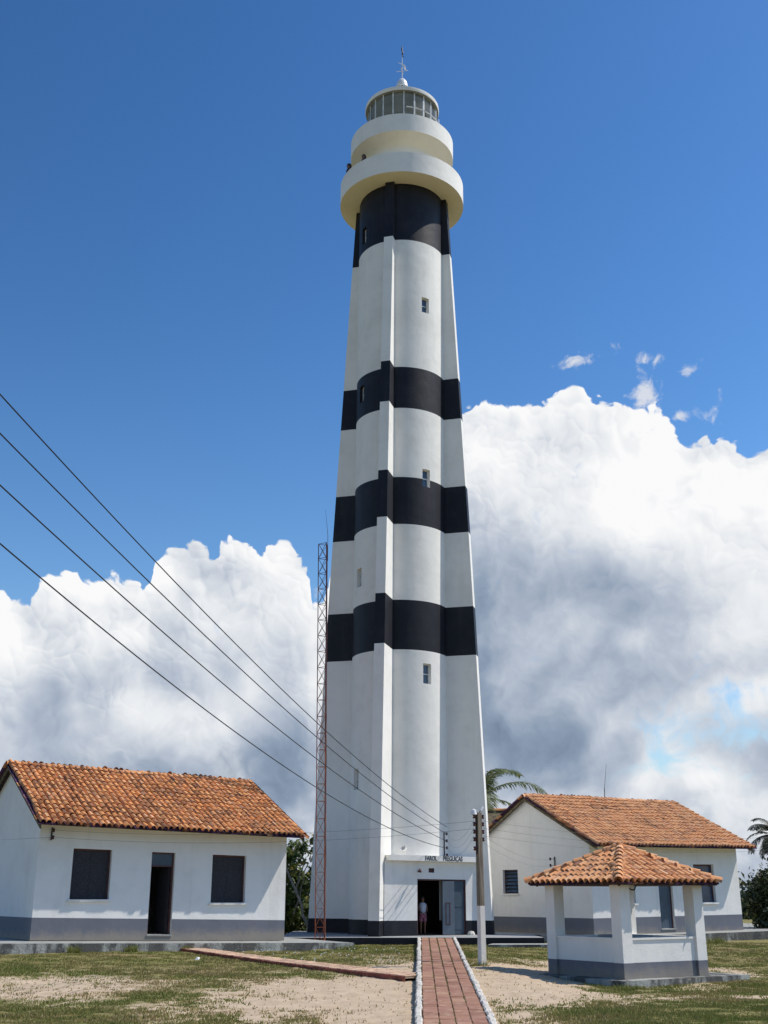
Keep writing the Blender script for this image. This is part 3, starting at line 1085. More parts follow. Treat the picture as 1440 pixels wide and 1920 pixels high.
# white handrail frame round the sunny side of the glass
mb = MB()
for i in range(9):
    a = R(-72) + i * R(15)
    rr = RL + .16
    mb.tube((rr * math.cos(a), rr * math.sin(a), ZL(35.76)), (rr * math.cos(a), rr * math.sin(a), ZL(37.80 if i % 2 == 0 else 37.95)), .04, n=6)
arc = [((RL + .16) * math.cos(R(-84) + R(6) * i), (RL + .16) * math.sin(R(-84) + R(6) * i), ZL(37.42)) for i in range(24)]
mb.path(arc, .036, 6)
mb.build('handrail', M['frame_white'], lant)
mb = MB()
mb.lathe([(RL - .15, ZL(38.42)), (1.80, ZL(38.40))], 80, 1)
mb.lathe([(1.80, ZL(38.40)), (1.82, ZL(38.46)), (1.815, ZL(38.60)), (1.74, ZL(38.66)), (1.35, ZL(38.98)), (.9, ZL(39.30)), (.5, ZL(39.55)), (.25, ZL(39.68)), (.02, ZL(39.70))], 80, 0)
mb.build('lantern_roof', [M['white'], M['concrete']], lant, smooth=35)
mb = MB()
mb.lathe([(.27, ZL(39.62)), (.27, ZL(39.98)), (.30, ZL(39.99)), (.29, ZL(40.12)), (.25, ZL(40.30)), (.17, ZL(40.44)), (.06, ZL(40.53)), (.02, ZL(40.55))], 24)
for i in range(12):
    a = 2 * math.pi * i / 12
    mb.tube((.262 * math.cos(a), .262 * math.sin(a), ZL(39.9)), (.276 * math.cos(a), .276 * math.sin(a), ZL(39.9)), .035, n=6, mi=1)
mb.build('ventilator', [M['lamp_white'], M['void']], lant, smooth=50)
# lamp optic standing inside the glass
mb = MB()
mb.lathe([(.25, ZL(35.8)), (.25, ZL(36.5)), (.55, ZL(36.55)), (.62, ZL(36.9)), (.66, ZL(37.25)), (.62, ZL(37.6)), (.5, ZL(37.95)), (.1, ZL(38.05))], 24)
mb.build('lamp_optic', flat('optic_glass', (.35, .36, .33), .15, .6, .3, 4), lant, smooth=30)
mb = MB()
mb.tube((0, 0, ZL(40.5)), (0, 0, ZL(42.55)), .022, .014, 6)
mb.build('finial_rod', M['frame_white'], lant)
mb = MB()
mb.tube((-.28, .05, ZL(41.02)), (.30, -.05, ZL(41.02)), .014, n=5)
mb.tube((-.06, -.26, ZL(41.02)), (.06, .26, ZL(41.02)), .014, n=5)
mb.build('vane_cross', M['frame_white'], lant)
mb = MB()
mb.tube((-.2, -.06, ZL(41.48)), (.05, .0, ZL(41.42)), .012, n=5)
for y in (-.006, .006):
    mb.face([(.03, y, ZL(41.42)), (.11, y, ZL(41.44)), (.19, y + .03, ZL(41.26)), (.20, y + .03, ZL(41.10)), (.12, y, ZL(41.14)), (.06, y, ZL(41.28))])
mb.build('vane_arrow', M['lamp_white'], lant)
mb = MB()
mb.path([(0, 0, ZL(42.0)), (.03, 0, ZL(42.12)), (0, 0, ZL(42.25)), (-.02, 0, ZL(42.4)), (.01, 0, ZL(42.6))], [.03, .045, .03, .04, .008], 6)
mb.path([(0, 0, ZL(41.98)), (.07, 0, ZL(41.9)), (.1, 0, ZL(41.94))], [.015, .02, .012], 5)
mb.build('lightning_tip', M['iron'], lant)

# entrance block closing the front-right bay
porch = bpy.data.objects.new('entrance_block', None)
col.objects.link(porch)
porch.parent = tower
EF, ER = Vector((math.cos(AF), math.sin(AF), 0)), Vector((math.cos(AF + math.pi / 2), math.sin(AF + math.pi / 2), 0))
P1 = EF * 3.09 + ER * .227
P2 = ER * 3.2 + EF * .227
PD = (P2 - P1)
PLEN = PD.length
porch.location = P1
porch.rotation_euler = (0, 0, math.atan2(PD.y, PD.x))
# door opening, from where the jambs stand along the wall
DO = (1.39, 3.50, .02, 1.97)
PH = 2.60
mb = MB()
idn = lambda a, t, z: (a, t, z)
wall_sheet(mb, 0, PLEN, 0, PH, .18, [DO, (1.88, 2.12, 2.2, 2.36)], .52, idn)
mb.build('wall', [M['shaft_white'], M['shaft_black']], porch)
mb = MB()
mb.box((1.885, .06, 2.205), (2.115, .1, 2.355))
mb.build('vent_grille', M['frame_brown'], porch)
mb = MB()
fx0, fx1 = .10, PLEN - .05
mb.box((fx0, -.22, PH + .002), (fx1, .9, PH + .20))
mb.build('roof_slab', M['white'], porch)
mb = MB()
a = porch.rotation_euler.z
inv = Matrix.Rotation(-a, 3, 'Z')
poly = [inv @ (p - P1) for p in (P1 + PD * .02, P2 - PD * .02, ER * 1.9 + EF * .23, (EF + ER) * 1.3, EF * 1.9 + ER * .23)]
mb.face([(p.x, p.y + .05, PH - .05) for p in poly])
mb.build('ceiling', M['cream'], porch)
# doors: dark opening on the left, grey narrow leaf standing proud, blue-grey leaf on the right
mb = MB()
mb.box((DO[0], .05, DO[3] - .05), (DO[1], .15, DO[3]))
mb.box((DO[0] - .0, .05, 0), (DO[0] + .05, .15, DO[3] - .051))
mb.box((DO[1] - .05, .05, 0), (DO[1], .15, DO[3] - .051))
mb.build('door_frame', M['frame_brown'], porch)
dw = MB()
dw.box((2.52, .07, .03), (DO[1] - .052, .11, DO[3] - .052))
for z0, z1 in ((.2, .9), (1.0, 1.8)):
    dw.box((3.02, .058, z0), (3.34, .07, z1))
dl = dw.build('door', M['door_blue'], porch)
dn = MB()
dn.box((0, -.02, .03), (.46, .02, DO[3] - .06))
for z0, z1, in ((.36, 1.15),):
    for q in ((.11, .14), (.26, .29)):
        dn.box((q[0], -.035, z0), (q[1], -.02, z1), 1)
    dn.box((.141, -.035, z0), (.259, -.02, z0 + .03), 1)
    dn.box((.141, -.035, z1 - .03), (.259, -.02, z1), 1)
d2 = dn.build('door', [M['door_grey'], M['frame_brown']], porch)
d2['label'] = 'narrow grey panelled leaf swung outwards'
d2.location = (2.48, .01, 0)
d2.rotation_euler = (0, 0, R(-14))
# lettering on the fascia
def words(txt, x, z, size, squeeze, parent, mat, name='lettering', y=-.224):
    cu = bpy.data.curves.new(name, 'FONT')
    cu.body = txt
    cu.size = size
    cu.extrude = .004
    cu.offset = .0035
    cu.align_x = 'LEFT'
    tmp = bpy.data.objects.new('tmp', cu)
    col.objects.link(tmp)
    dg = bpy.context.evaluated_depsgraph_get()
    me = bpy.data.meshes.new_from_object(tmp.evaluated_get(dg))
    bpy.data.objects.remove(tmp)
    me.name = name
    me.materials.clear()
    me.materials.append(mat)
    o = bpy.data.objects.new(name, me)
    col.objects.link(o)
    o.parent = parent
    o.rotation_euler = (R(90), 0, 0)
    o.scale = (squeeze, 1, 1)
    o.location = (x, y, z)
    return o


words('FAROL', 1.60, PH + .03, .24, .70, porch, M['iron'])
words('PREGUIÇAS', 2.38, PH + .03, .24, .70, porch, M['iron'])


def porch_world(x, y, z):
    bpy.context.view_layer.update()
    return porch.matrix_world @ Vector((x, y, z))


# flood lamp on the entrance roof, bracket lamp beside the door, wire rack
fl = thing('flood_lamp', 'small white flood lamp standing on the entrance roof of the lighthouse', 'lamp', porch_world(1.05, .35, PH + .2))
mb = MB()
mb.tube((0, 0, 0), (.02, 0, .16), .015, n=6)
mb.build('lamp_stand', M['lamp_white'], fl)
mb = MB()
mb.lathe([(.02, -.1), (.05, -.08), (.10, .06), (.105, .08), (.09, .07)], 16)
h = mb.build('lamp_head', M['lamp_white'], fl, smooth=50)
h.location = (0, -.03, .24)
h.rotation_euler = (R(40), R(-50), 0)
bl = thing('wall_lamp', 'dark bracket lamp slanting from the wall left above the lighthouse door', 'lamp', porch_world(1.45, 0, 2.25))
mb = MB()
mb.tube((0, 0, -.02), (0, -.05, 0), .03, n=8)
mb.build('wall_plate', M['iron'], bl)
mb = MB()
mb.path([(0, -.05, 0), (.03, -.16, .06), (.05, -.26, .04)], .014, 6)
mb.tube((.05, -.22, .07), (.05, -.33, -.03), .03, .05, 8)
mb.build('lamp_head', M['frame_brown'], bl)


def rack(name, label, loc, rotz, n, gap, parent_h=None, side=-.13):
    t = thing(name, label, 'insulator rack', loc, rotz, 'wire racks on walls')
    mb = MB()
    mb.box((-.02, -.03, 0), (.02, 0, gap * (n - 1) + .16))
    for i in range(n):
        mb.box((-.012, side, .07 + i * gap), (.012, -.03, .085 + i * gap))
    mb.build('bracket', M['iron'], t)
    for i in range(n):
        mb = MB()
        z = .075 + i * gap
        mb.lathe([(.008, z - .055), (.04, z - .05), (.045, z - .02), (.025, z), (.045, z + .02), (.04, z + .05), (.008, z + .055)], 10, c=(0, side))
        mb.build('insulator', M['insulator'], t, smooth=40)
    return t


ra = R(-33)
rp = tower.matrix_world @ Vector((RS * math.cos(ra), RS * math.sin(ra), 3.15 - Z0)) if False else Vector((.60 + .028 + RS * math.cos(ra), 46 + RS * math.sin(ra), 3.22))
rack('insulator_rack', 'rack of four dark insulators on the lighthouse shaft above the entrance roof', rp, ra + math.pi / 2, 4, .26)
st = MB()
st.lathe([(.01, .16), (.09, .15), (.14, .08), (.15, 0)], 7)
so = tag(st.build('stone', M['stone_white'], smooth=20), 'white painted stone lying beside the lighthouse door', 'stone')
so.location = porch_world(DO[1] + .02, -.3, 0)


# ------------------------------------------------------------------ clay tiles
def tile_mesh(name, length, r0, r1, mat, segs=6, th=.016, seed=0):
    """barrel cover tile: half pipe, wider at its lower end (y = 0)"""
    rr = random.Random(seed)
    mb = MB()
    W = R(176)
    ring = []
    for y, r in ((0, r0), (length, r1)):
        for rad in (r, r - th):
            ring.append([(-rad * math.cos(math.pi / 2 - W / 2 + W * i / segs), y + (rr.uniform(-.006, .006) if y == 0 else 0), rad * math.sin(math.pi / 2 - W / 2 + W * i / segs) * 1.12) for i in range(segs + 1)])
    o0, i0, o1, i1 = ring
    for i in range(segs):
        mb.face([o0[i], o0[i + 1], o1[i + 1], o1[i]])
        mb.face([i0[i + 1], i0[i], i1[i], i1[i + 1]])
        mb.face([o0[i + 1], o0[i], i0[i], i0[i + 1]])
    mb.face([o0[0], o1[0], i1[0], i0[0]])
    mb.face([o1[segs], o0[segs], i0[segs], i1[segs]])
    me = bpy.data.meshes.new(name)
    me.from_pydata(mb.v, [], mb.f)
    me.materials.append(mat)
    return me


def join_tiles(name, me, mats4, mat, parent):
    """many tiles in one mesh (those past the limit for single parts)"""
    v = np.array([x.co[:] for x in me.vertices])
    f = np.array([list(p.vertices) for p in me.polygons if len(p.vertices) == 4])
    V, F, T = [], [], []
    for i, m in enumerate(mats4):
        a = np.array(m)
        V.append(v @ a[:3, :3].T + a[:3, 3])
        F.append(f + i * len(v))
        T.append(np.full(len(v), random.random()))
    return stuff(arrays_mesh(name, np.concatenate(V), np.concatenate(F), mat, parent, np.concatenate(T)))


def slope_frame(origin, ux, us):
    """matrix taking (x along eave, y up-slope, z out) to the parent's space"""
    ux, us = Vector(ux).normalized(), Vector(us).normalized()
    n = ux.cross(us)
    m = Matrix((ux, us, n)).transposed().to_4x4()
    m.translation = origin
    return m


PITCH = .155
HW, OV, OVL, OVR = 3.5, .70, .22, .36
ZE = 3.06             # underside of the eave
TANP = .497
CP, SP = math.cos(math.atan(TANP)), math.sin(math.atan(TANP))


def house(name, label, A, k, tilem, gable_window, seed):
    rr = random.Random(seed)
    L, W = L_HOUSE, 2 * HW
    root = thing(name, label, 'house', A, R(33), 'white tile-roofed keepers houses')
    sh = lambda x, y, z: (x, y, z + k * x)
    ops = [(1.04, 2.23, 1.10, 2.53), (3.50, 4.27, .15, 2.52), (5.53, 6.71, 1.08, 2.52)]
    mats = [M['house_white'], M['grey_band']]
    under = lambda y: ZE + (min(y, W - y) + OV) * TANP
    mb = MB()
    wall_sheet(mb, 0, L, -.02, under(0) - .01, .22, ops, .59, lambda a, t, z: sh(a, t, z))
    mb.build('wall', mats, root)
    mb = MB()
    wall_sheet(mb, 0, L, -.02, under(0) - .01, .22, [], .59, lambda a, t, z: sh(a, W - t, z))
    mb.build('wall', mats, root)
    for side in (0, 1):
        mb = MB()
        fx = (lambda a, t, z: sh(t, a, z)) if side == 0 else (lambda a, t, z: sh(L - t, a, z))
        zt = under(.221) - .01
        wall_sheet(mb, .221, W - .221, -.02, zt, .2, ([(4.27, 5.24, 1.47, 2.39)] if side == 0 and gable_window else []), .59, fx)
        ap = under(HW) - .01
        for t in (0, .2):
            mb.face([fx(.221, t, zt), fx(W - .221, t, zt), fx(HW, t, ap)])
        mb.build('wall', mats, root)
    # openings
    for i, (x0, x1, z0, z1) in enumerate((ops[0], ops[2])):
        w = bpy.data.objects.new('window', None)
        col.objects.link(w)
        w.parent = root
        w.location = sh(x0, .15, z0)
        wd, h = x1 - x0, z1 - z0
        mb = MB()
        mb.box((.002, -.03, h - .055), (wd - .002, .05, h - .002))
        mb.box((.002, -.03, .002), (.045, .05, h - .056))
        mb.box((wd - .045, -.03, .002), (wd - .002, .05, h - .056))
        mb.build('frame', M['frame_brown'], w)
        n = 2
        for j in range(n):
            a, b = .046 + (wd - .092) * j / n, .046 + (wd - .092) * (j + 1) / n - (.006 if j == 0 else 0)
            mb = MB()
            mb.box((a, 0, .004), (b, .03, h - .057))
            mb.build('shutter', M['void'] if not gable_window else M['glass'], w)
        mb = MB()
        mb.box((-.06, -.235, -.06), (wd + .06, -.152, -.003))
        mb.build('sill', M['house_white'], w)
    x0, x1, z0, z1 = ops[1]
    d = bpy.data.objects.new('door', None)
    col.objects.link(d)
    d.parent = root
    d.location = sh(x0, .12, z0)
    wd, h = x1 - x0, z1 - z0
    mb = MB()
    mb.box((.002, -.02, .0), (.05, .06, h - .051))
    mb.box((wd - .05, -.02, .0), (wd - .002, .06, h - .051))
    mb.box((.002, -.02, h - .05), (wd - .002, .06, h - .002))
    mb.box((.051, -.02, h - .43), (wd - .051, .06, h - .39))
    mb.build('door_frame', M['frame_brown'], d)
    mb = MB()
    mb.box((.052, .0, h - .389), (wd - .052, .03, h - .052))
    mb.build('transom', M['door_blue'], d)
    mb = MB()
    if gable_window:      # closed plank leaf
        for j in range(5):
            a = .052 + (wd - .104) * j / 5
            mb.box((a, .0, .01), (a + (wd - .104) / 5 - .008, .035, h - .432))
        mb.build('door_leaf', M['door_blue'], d)
    else:                 # leaf swung into the dark room
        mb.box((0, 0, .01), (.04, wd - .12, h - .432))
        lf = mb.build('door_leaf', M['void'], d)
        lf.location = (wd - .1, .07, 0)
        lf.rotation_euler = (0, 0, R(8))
    mb = MB()
    mb.box((x0 - .02, -.03, z0 - .05), (x1 + .02, .2, z0 - .003), fn=sh)
    mb.build('threshold', M['concrete'], root)
    if gable_window:
        w = bpy.data.objects.new('window', None)
        col.objects.link(w)
        w.parent = root
        w.location = (.13, 4.27, 1.47)
        mb = MB()
        mb.box((-.03, .002, .002), (.03, .04, .918))
        mb.box((-.03, .93, .002), (.03, .968, .918))
        mb.box((-.03, .041, .002), (.03, .929, .035))
        mb.box((-.03, .041, .885), (.03, .929, .918))
        mb.build('frame', M['frame_brown'], w)
        for j in range(6):
            mb = MB()
            mb.box((-.055, .042, -.005), (.055, .928, .005))
            s = mb.build('louvre', M['glass'], w)
            s.location = (0, 0, .11 + j * .14)
            s.rotation_euler = (0, R(-58), 0)
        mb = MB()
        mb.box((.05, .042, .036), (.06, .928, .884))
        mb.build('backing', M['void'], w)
        mb = MB()
        mb.box((-.19, -.05, -.05), (-.132, 1.02, -.003))
        mb.build('sill', M['house_white'], w)
    # roof
    roof = bpy.data.objects.new('roof', None)
    col.objects.link(roof)
    roof.parent = root
    xa, xb = -OVL, L + OVR
    SL = (HW + OV) / CP
    th = .035
    mb = MB()
    for sgn in (0, 1):
        yy = (lambda y: y) if sgn == 0 else (lambda y: W - y)
        q = []
        for x in (xa, xb):
            q.append([sh(x, yy(-OV + .16), ZE + .12 * TANP), sh(x, yy(HW), ZE + (HW + OV) * TANP), sh(x, yy(HW), ZE + (HW + OV) * TANP + th), sh(x, yy(-OV + .16), ZE + .12 * TANP + th)])
        for a, b in ((0, 1), (1, 2), (2, 3), (3, 0)):
            mb.face([q[0][a], q[1][a], q[1][b], q[0][b]])
        mb.face(q[0])
        mb.face(q[1])
    mb.build('roof_deck', M['wood'], roof)
    # cream strip imitating warm bounced light under the front eave, and verge boards
    mb = MB()
    mb.box((-.0, -.13, under(-.13) - .17), (L, -.002, under(-.13) - .02), fn=sh)
    mb.build('eave_bounce_strip', M['cream'], root)
    for x0 in (xa + .02, xb - .06):
        mb = MB()
        for sgn in (0, 1):
            yy = (lambda y: y) if sgn == 0 else (lambda y: W - y)
            pts = [(yy(-OV + .1), ZE - .06), (yy(HW - (.001 if sgn else 0)), ZE + (HW + OV) * TANP - .10), (yy(HW - (.001 if sgn else 0)), ZE + (HW + OV) * TANP - .004), (yy(-OV + .1), ZE + .04)]
            f = [sh(x0, y, z) for y, z in pts]
            g = [sh(x0 + .04, y, z) for y, z in pts]
            mb.face(f)
            mb.face(g)
            for a in range(4):
                b = (a + 1) % 4
                mb.face([f[a], f[b], g[b], g[a]])
        mb.build('verge_board', M['straw'], roof)
    ncol = 45
    pit = (xb - xa) / ncol
    nrow = 15
    ex = (SL + .02) / nrow
    me = tile_mesh('tile', ex * 1.22, pit * .485, pit * .40, tilem, seed=seed)
    spots = []
    for back in (0, 1):
        org = Vector(sh(xa, -OV, ZE + th + .03)) if not back else Vector(sh(xb, W + OV, ZE + th + .03))
        ux = Vector((1, 0, k)) if not back else Vector((-1, 0, -k))
        us = Vector((0, CP, SP)) if not back else Vector((0, -CP, SP))
        fr = slope_frame(org, ux, us)
        for c in range(ncol):
            wob = rr.uniform(-.012, .012)
            ph = rr.uniform(-.05, .05)
            for r in range(nrow):
                sg_x = float(vnoise(np.array(c * .16 + seed), np.array(r * .22 + back * 9.0)))
                sg_z = float(vnoise(np.array(c * .11 + seed + 40.5), np.array(r * .2 + back * 7.0)))
                x = (c + .5) * pit + wob + rr.uniform(-.008, .008) + (sg_x - .5) * .07
                y = r * ex - .02 + (ph if r else rr.uniform(-.02, .02)) + rr.uniform(-.015, .015)
                m = fr @ Matrix.Translation((x, y, .022 + rr.uniform(0, .012) + sg_z * .05)) @ Euler((R(-3.4) + rr.uniform(-.012, .012), rr.uniform(-.05, .05), rr.uniform(-.035, .035))).to_matrix().to_4x4()
                spots.append((back, m))
        # the channels the covers ride on
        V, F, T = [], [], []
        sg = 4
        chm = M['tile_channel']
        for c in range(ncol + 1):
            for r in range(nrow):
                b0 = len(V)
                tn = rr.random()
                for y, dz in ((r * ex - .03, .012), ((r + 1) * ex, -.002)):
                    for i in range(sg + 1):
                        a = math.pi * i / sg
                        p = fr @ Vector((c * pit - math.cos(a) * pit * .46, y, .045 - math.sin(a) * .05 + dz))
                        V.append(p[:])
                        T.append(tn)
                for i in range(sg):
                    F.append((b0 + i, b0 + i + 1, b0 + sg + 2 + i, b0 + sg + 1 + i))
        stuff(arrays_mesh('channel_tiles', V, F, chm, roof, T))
    Mw = Matrix.Translation(A) @ Matrix.Rotation(R(33), 4, 'Z')
    eye = Vector((0, 0, EYE))
    front = sorted([m for b, m in spots if not b], key=lambda m: (Mw @ m.translation - eye).length)
    for m in front[:300]:
        o = bpy.data.objects.new('tile', me)
        col.objects.link(o)
        o.parent = roof
        o.matrix_local = m
    join_tiles('roof_tiles', me, front[300:] + [m for b, m in spots if b], tilem, roof)
    # ridge
    n = 24
    step = (xb - xa) / n
    rm = tile_mesh('ridge_tile', step * 1.15, .135, .115, tilem, seed=seed + 1)
    for i in range(n):
        zr = ZE + (HW + OV) * TANP + th - .01
        o = inst('ridge_tile', rm, roof, sh(xb - i * step, HW, zr), (rr.uniform(-.02, .05), rr.uniform(-.06, .06), R(90) + rr.uniform(-.03, .03)))
    # mortar bedding under the ridge
    mb = MB()
    for s in (-1, 1):
        mb.face([sh(xa + .05, HW + s * .06, ZE + (HW + OV) * TANP + th + .09), sh(xb - .05, HW + s * .06, ZE + (HW + OV) * TANP + th + .09), sh(xb - .05, HW + s * .2, ZE + (HW + OV - .2) * TANP + th + .06), sh(xa + .05, HW + s * .2, ZE + (HW + OV - .2) * TANP + th + .06)])
    mb.build('ridge_mortar', M['concrete'], roof)
    return root


house('keepers_house', 'white house with dark shuttered windows and half open dark doorway, nearest to the camera', HA, KL, M['tile'], False, 5)
house('keepers_house', 'white house with a louvred gable window and closed blue door, behind the gazebo', HB, KR, M['tile_r'], True, 9)
xi, yi = toA(.34, 0)
rack('insulator_rack', 'rack of two dark insulators under the eave at the near house corner', (xi, yi, HA.z + 2.72), R(33), 2, .2, side=-.16)
xi, yi = toB(0, 1.98)
rack('insulator_rack', 'rack of two dark insulators on the gable wall just above the gazebo roof', (xi, yi, HB.z + 2.42), R(-57), 2, .24, side=-.24)
xi, yi = toB(4.3, HW)
an = thing('whip_antenna', 'thin whip antenna standing on the roof ridge of the house behind the gazebo', 'antenna', (xi, yi, HB.z + 5.2))
mb = MB()
mb.tube((0, 0, -.1), (.02, 0, .55), .016, n=6)
mb.build('antenna_mount', M['iron'], an)
mb = MB()
mb.tube((.02, 0, .55), (.16, 0, 1.55), .010, .006, 5)
mb.build('whip', M['iron'], an)

# ------------------------------------------------------------------ gazebo over the well
GA = Vector((5.47, 27.5, .02))
gzb = thing('gazebo', 'square open gazebo with four white posts, low walls and a hipped tile roof', 'gazebo', GA, R(33))
GW, GD, GC = 2.77, 2.62, .32
mb = MB()
mb.box((-.35, -.34, -.22), (GW + 1.05, GD + .3, -.035))
mb.build('floor_slab', M['terrace_side'], gzb)
mats = [M['house_white'], M['grey_band']]
for x, y in ((0, 0), (GW - GC, 0), (0, GD - GC), (GW - GC, GD - GC)):
    mb = MB()
    mb.box((x, y, -.034), (x + GC, y + GC, .31), 1)
    mb.box((x, y, .31), (x + GC, y + GC, 2.15), 0)
    mb.build('post', mats, gzb)
for a, b in (((GC + .001, .07), (GW - GC - .001, .19)), ((GC + .001, GD - .19), (GW - GC - .001, GD - .07)), ((.07, GC + .001), (.19, GD - GC - .001)), ((GW - .19, GC + .001), (GW - .07, GD - GC - .001))):
    mb = MB()
    mb.box((*a, -.034), (*b, .31), 1)
    mb.box((*a, .31), (*b, .80), 0)
    mb.box((a[0] - (.03 if b[0] - a[0] < 1 else 0), a[1] - (.03 if b[1] - a[1] < 1 else 0), .801), (b[0] + (.03 if b[0] - a[0] < 1 else 0), b[1] + (.03 if b[1] - a[1] < 1 else 0), .845), 0)
    mb.build('low_wall', mats, gzb)
gr = bpy.data.objects.new('roof', None)
col.objects.link(gr)
gr.parent = gzb
GO = .265
GE = 2.06
GH = .82
cx, cy = GW / 2, GD / 2
corners = [(-GO, -GO), (GW + GO, -GO), (GW + GO, GD + GO), (-GO, GD + GO)]
apex = Vector((cx, cy, GE + GH))
mb = MB()
for i in range(4):
    p, q = corners[i], corners[(i + 1) % 4]
    mb.face([(*p, GE - .0), (*q, GE - .0), tuple(apex)])
    mb.face([(*p, GE - .05), (*q, GE - .05), (cx, cy, apex.z - .05)])
    mb.face([(*p, GE - .05), (*q, GE - .05), (*q, GE), (*p, GE)])
mb.build('roof_deck', M['wood'], gr)
for i in range(4):
    p, q = corners[i], corners[(i + 1) % 4]
    pts = [Vector((p[0] * .93 + cx * .07, p[1] * .93 + cy * .07, GE + .0)), Vector((cx, cy, apex.z - .09))]
    mb = MB()
    mb.path([pts[0] - Vector((0, 0, .05)), pts[1]], .04, 4)
    mb.build('rafter', M['wood'], gr)
rr = random.Random(4)
gpit = .197
gm = tile_mesh('tile', .42, gpit * .49, gpit * .40, M['tile_g'], seed=3)
for i in range(4):
    p, q = Vector((*corners[i], GE)), Vector((*corners[(i + 1) % 4], GE))
    w = (q - p).length
    ux = (q - p).normalized()
    mid = (p + q) / 2
    us = (apex - mid)
    sl = us.length
    fr = slope_frame(p, ux, us)
    nc = int(w / gpit)
    off = (w - nc * gpit) / 2
    nr = 7
    ex = sl / nr
    V, F, T = [], [], []
    for c in range(nc):
        x = off + (c + .5) * gpit
        reach = (1 - abs(x - w / 2) / (w / 2)) * sl
        for r in range(nr):
            y = r * ex - .05
            if y + .14 > reach:
                continue
            m = fr @ Matrix.Translation((x + rr.uniform(-.01, .01), y + rr.uniform(-.02, .02), .03 + rr.uniform(0, .01))) @ Euler((R(-3), rr.uniform(-.05, .05), rr.uniform(-.04, .04))).to_matrix().to_4x4()
            o = bpy.data.objects.new('tile', gm)
            col.objects.link(o)
            o.parent = gr
            o.matrix_local = m
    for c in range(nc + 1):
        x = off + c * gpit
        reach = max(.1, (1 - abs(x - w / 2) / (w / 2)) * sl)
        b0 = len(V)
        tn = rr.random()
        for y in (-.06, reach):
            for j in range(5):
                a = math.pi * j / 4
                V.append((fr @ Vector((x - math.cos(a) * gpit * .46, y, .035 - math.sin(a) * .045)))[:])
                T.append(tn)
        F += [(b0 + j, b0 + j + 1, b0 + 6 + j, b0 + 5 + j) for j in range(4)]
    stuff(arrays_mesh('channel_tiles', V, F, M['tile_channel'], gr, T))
    # hip tiles
    hip = apex - p
    n = 9
    hd = hip.normalized()
    side = Vector((hd.y, -hd.x, 0)).normalized()
    hf = slope_frame(p, side, hd)
    hm = tile_mesh('hip_tile', hip.length / n * 1.2, .125, .10, M['tile_g'], seed=20 + i) if i == 0 else hm
    for r in range(n):
        m = hf @ Matrix.Translation((0, r * hip.length / n - .1, .045)) @ Euler((R(-3), rr.uniform(-.05, .05), rr.uniform(-.04, .04))).to_matrix().to_4x4()
        o = bpy.data.objects.new('hip_tile', hm)
        col.objects.link(o)
        o.parent = gr
        o.matrix_local = m
# cable looped under the gazebo's eave, and the covered well inside
hp = [Vector((GC + .01 + .40 * t, .10 + .03 * math.sin(t * 9), 2.07 - .17 * 4 * t * (1 - t))) for t in [i / 14 for i in range(15)]]
Mg = Matrix.Translation(GA) @ Matrix.Rotation(R(33), 4, 'Z')
mb = MB()
mb.path([Mg @ p for p in hp], .016, 6)
tag(mb.build('cable', M['wire'], smooth=60), 'dark cable hanging in a loop under the gazebo roof', 'cable')
well = thing('well', 'round concrete well with a dark lid inside the gazebo', 'well', Mg @ Vector((cx, cy, -.034)))
mb = MB()
mb.lathe([(.62, 0), (.62, .84), (.50, .84), (.50, .1)], 28)
mb.build('well_ring', M['concrete'], well, smooth=40)
mb = MB()
mb.lathe([(.02, .90), (.66, .90), (.66, .845), (.02, .845)], 28)
mb.build('lid', M['dark_concrete'], well, smooth=40)
mb = MB()
mb.path([(-.12, 0, .9), (-.12, 0, 1.0), (.12, 0, 1.0), (.12, 0, .9)], .012, 6)
mb.build('lid_handle', M['iron'], well)

# ------------------------------------------------------------------ paths
path = MB()
def main_path(y, w):
    """centre line of the brick walk; w from -1 (left edge) to 1"""
    t = (y - 18) / 24.8
    xl, xr = .572 + (1.32 - .572) * t, 1.535 + (2.41 - 1.535) * t
    c, h = (xl + xr) / 2, (xr - xl) / 2
    z = .035 + .40 * min(1, max(-.25, (y - 18) / 23.4))
    return Vector((c + h * w, y, z))


Y0, Y1 = 14.6, 41.46
for i in range(24):
    a, b = Y0 + (Y1 - Y0) * i / 24, Y0 + (Y1 - Y0) * (i + 1) / 24
    q = [main_path(a, -1.22), main_path(a, 1.22), main_path(b, 1.22), main_path(b, -1.22)]
    top = [p - Vector((0, 0, .018)) for p in q]
    low = [Vector((p.x, p.y, p.z - .4)) for p in q]
    path.face(top)
    path.face([top[0], top[3], low[3], low[0]])
    path.face([top[1], top[2], low[2], low[1]])
pth = setting(path.build('brick_path', M['joint']))
nrow = 66
bl = (Y1 - Y0) / nrow
bw = .2475


def block_mesh(name, sx, sy, sz, mat, bev=.008, jit=0, seed=0):
    """block with chamfered top edges, a little uneven"""
    r2 = random.Random(seed)
    j = lambda: r2.uniform(-jit, jit)
    x, y = sx / 2, sy / 2
    lo = [(-x + j(), -y + j(), 0), (x + j(), -y + j(), 0), (x + j(), y + j(), 0), (-x + j(), y + j(), 0)]
    md = [(p[0], p[1], sz - bev) for p in lo]
    hi = [(p[0] * (1 - bev / x), p[1] * (1 - bev / y), sz + j() * .5) for p in lo]
    vs = lo + md + hi
    fs = [(8, 9, 10, 11)]
    for a in range(4):
        b = (a + 1) % 4
        fs += [(a, b, b + 4, a + 4), (a + 4, b + 4, b + 8, a + 8)]
    me = bpy.data.meshes.new(name)
    me.from_pydata(vs, [], fs)
    me.materials.append(mat)
    return me


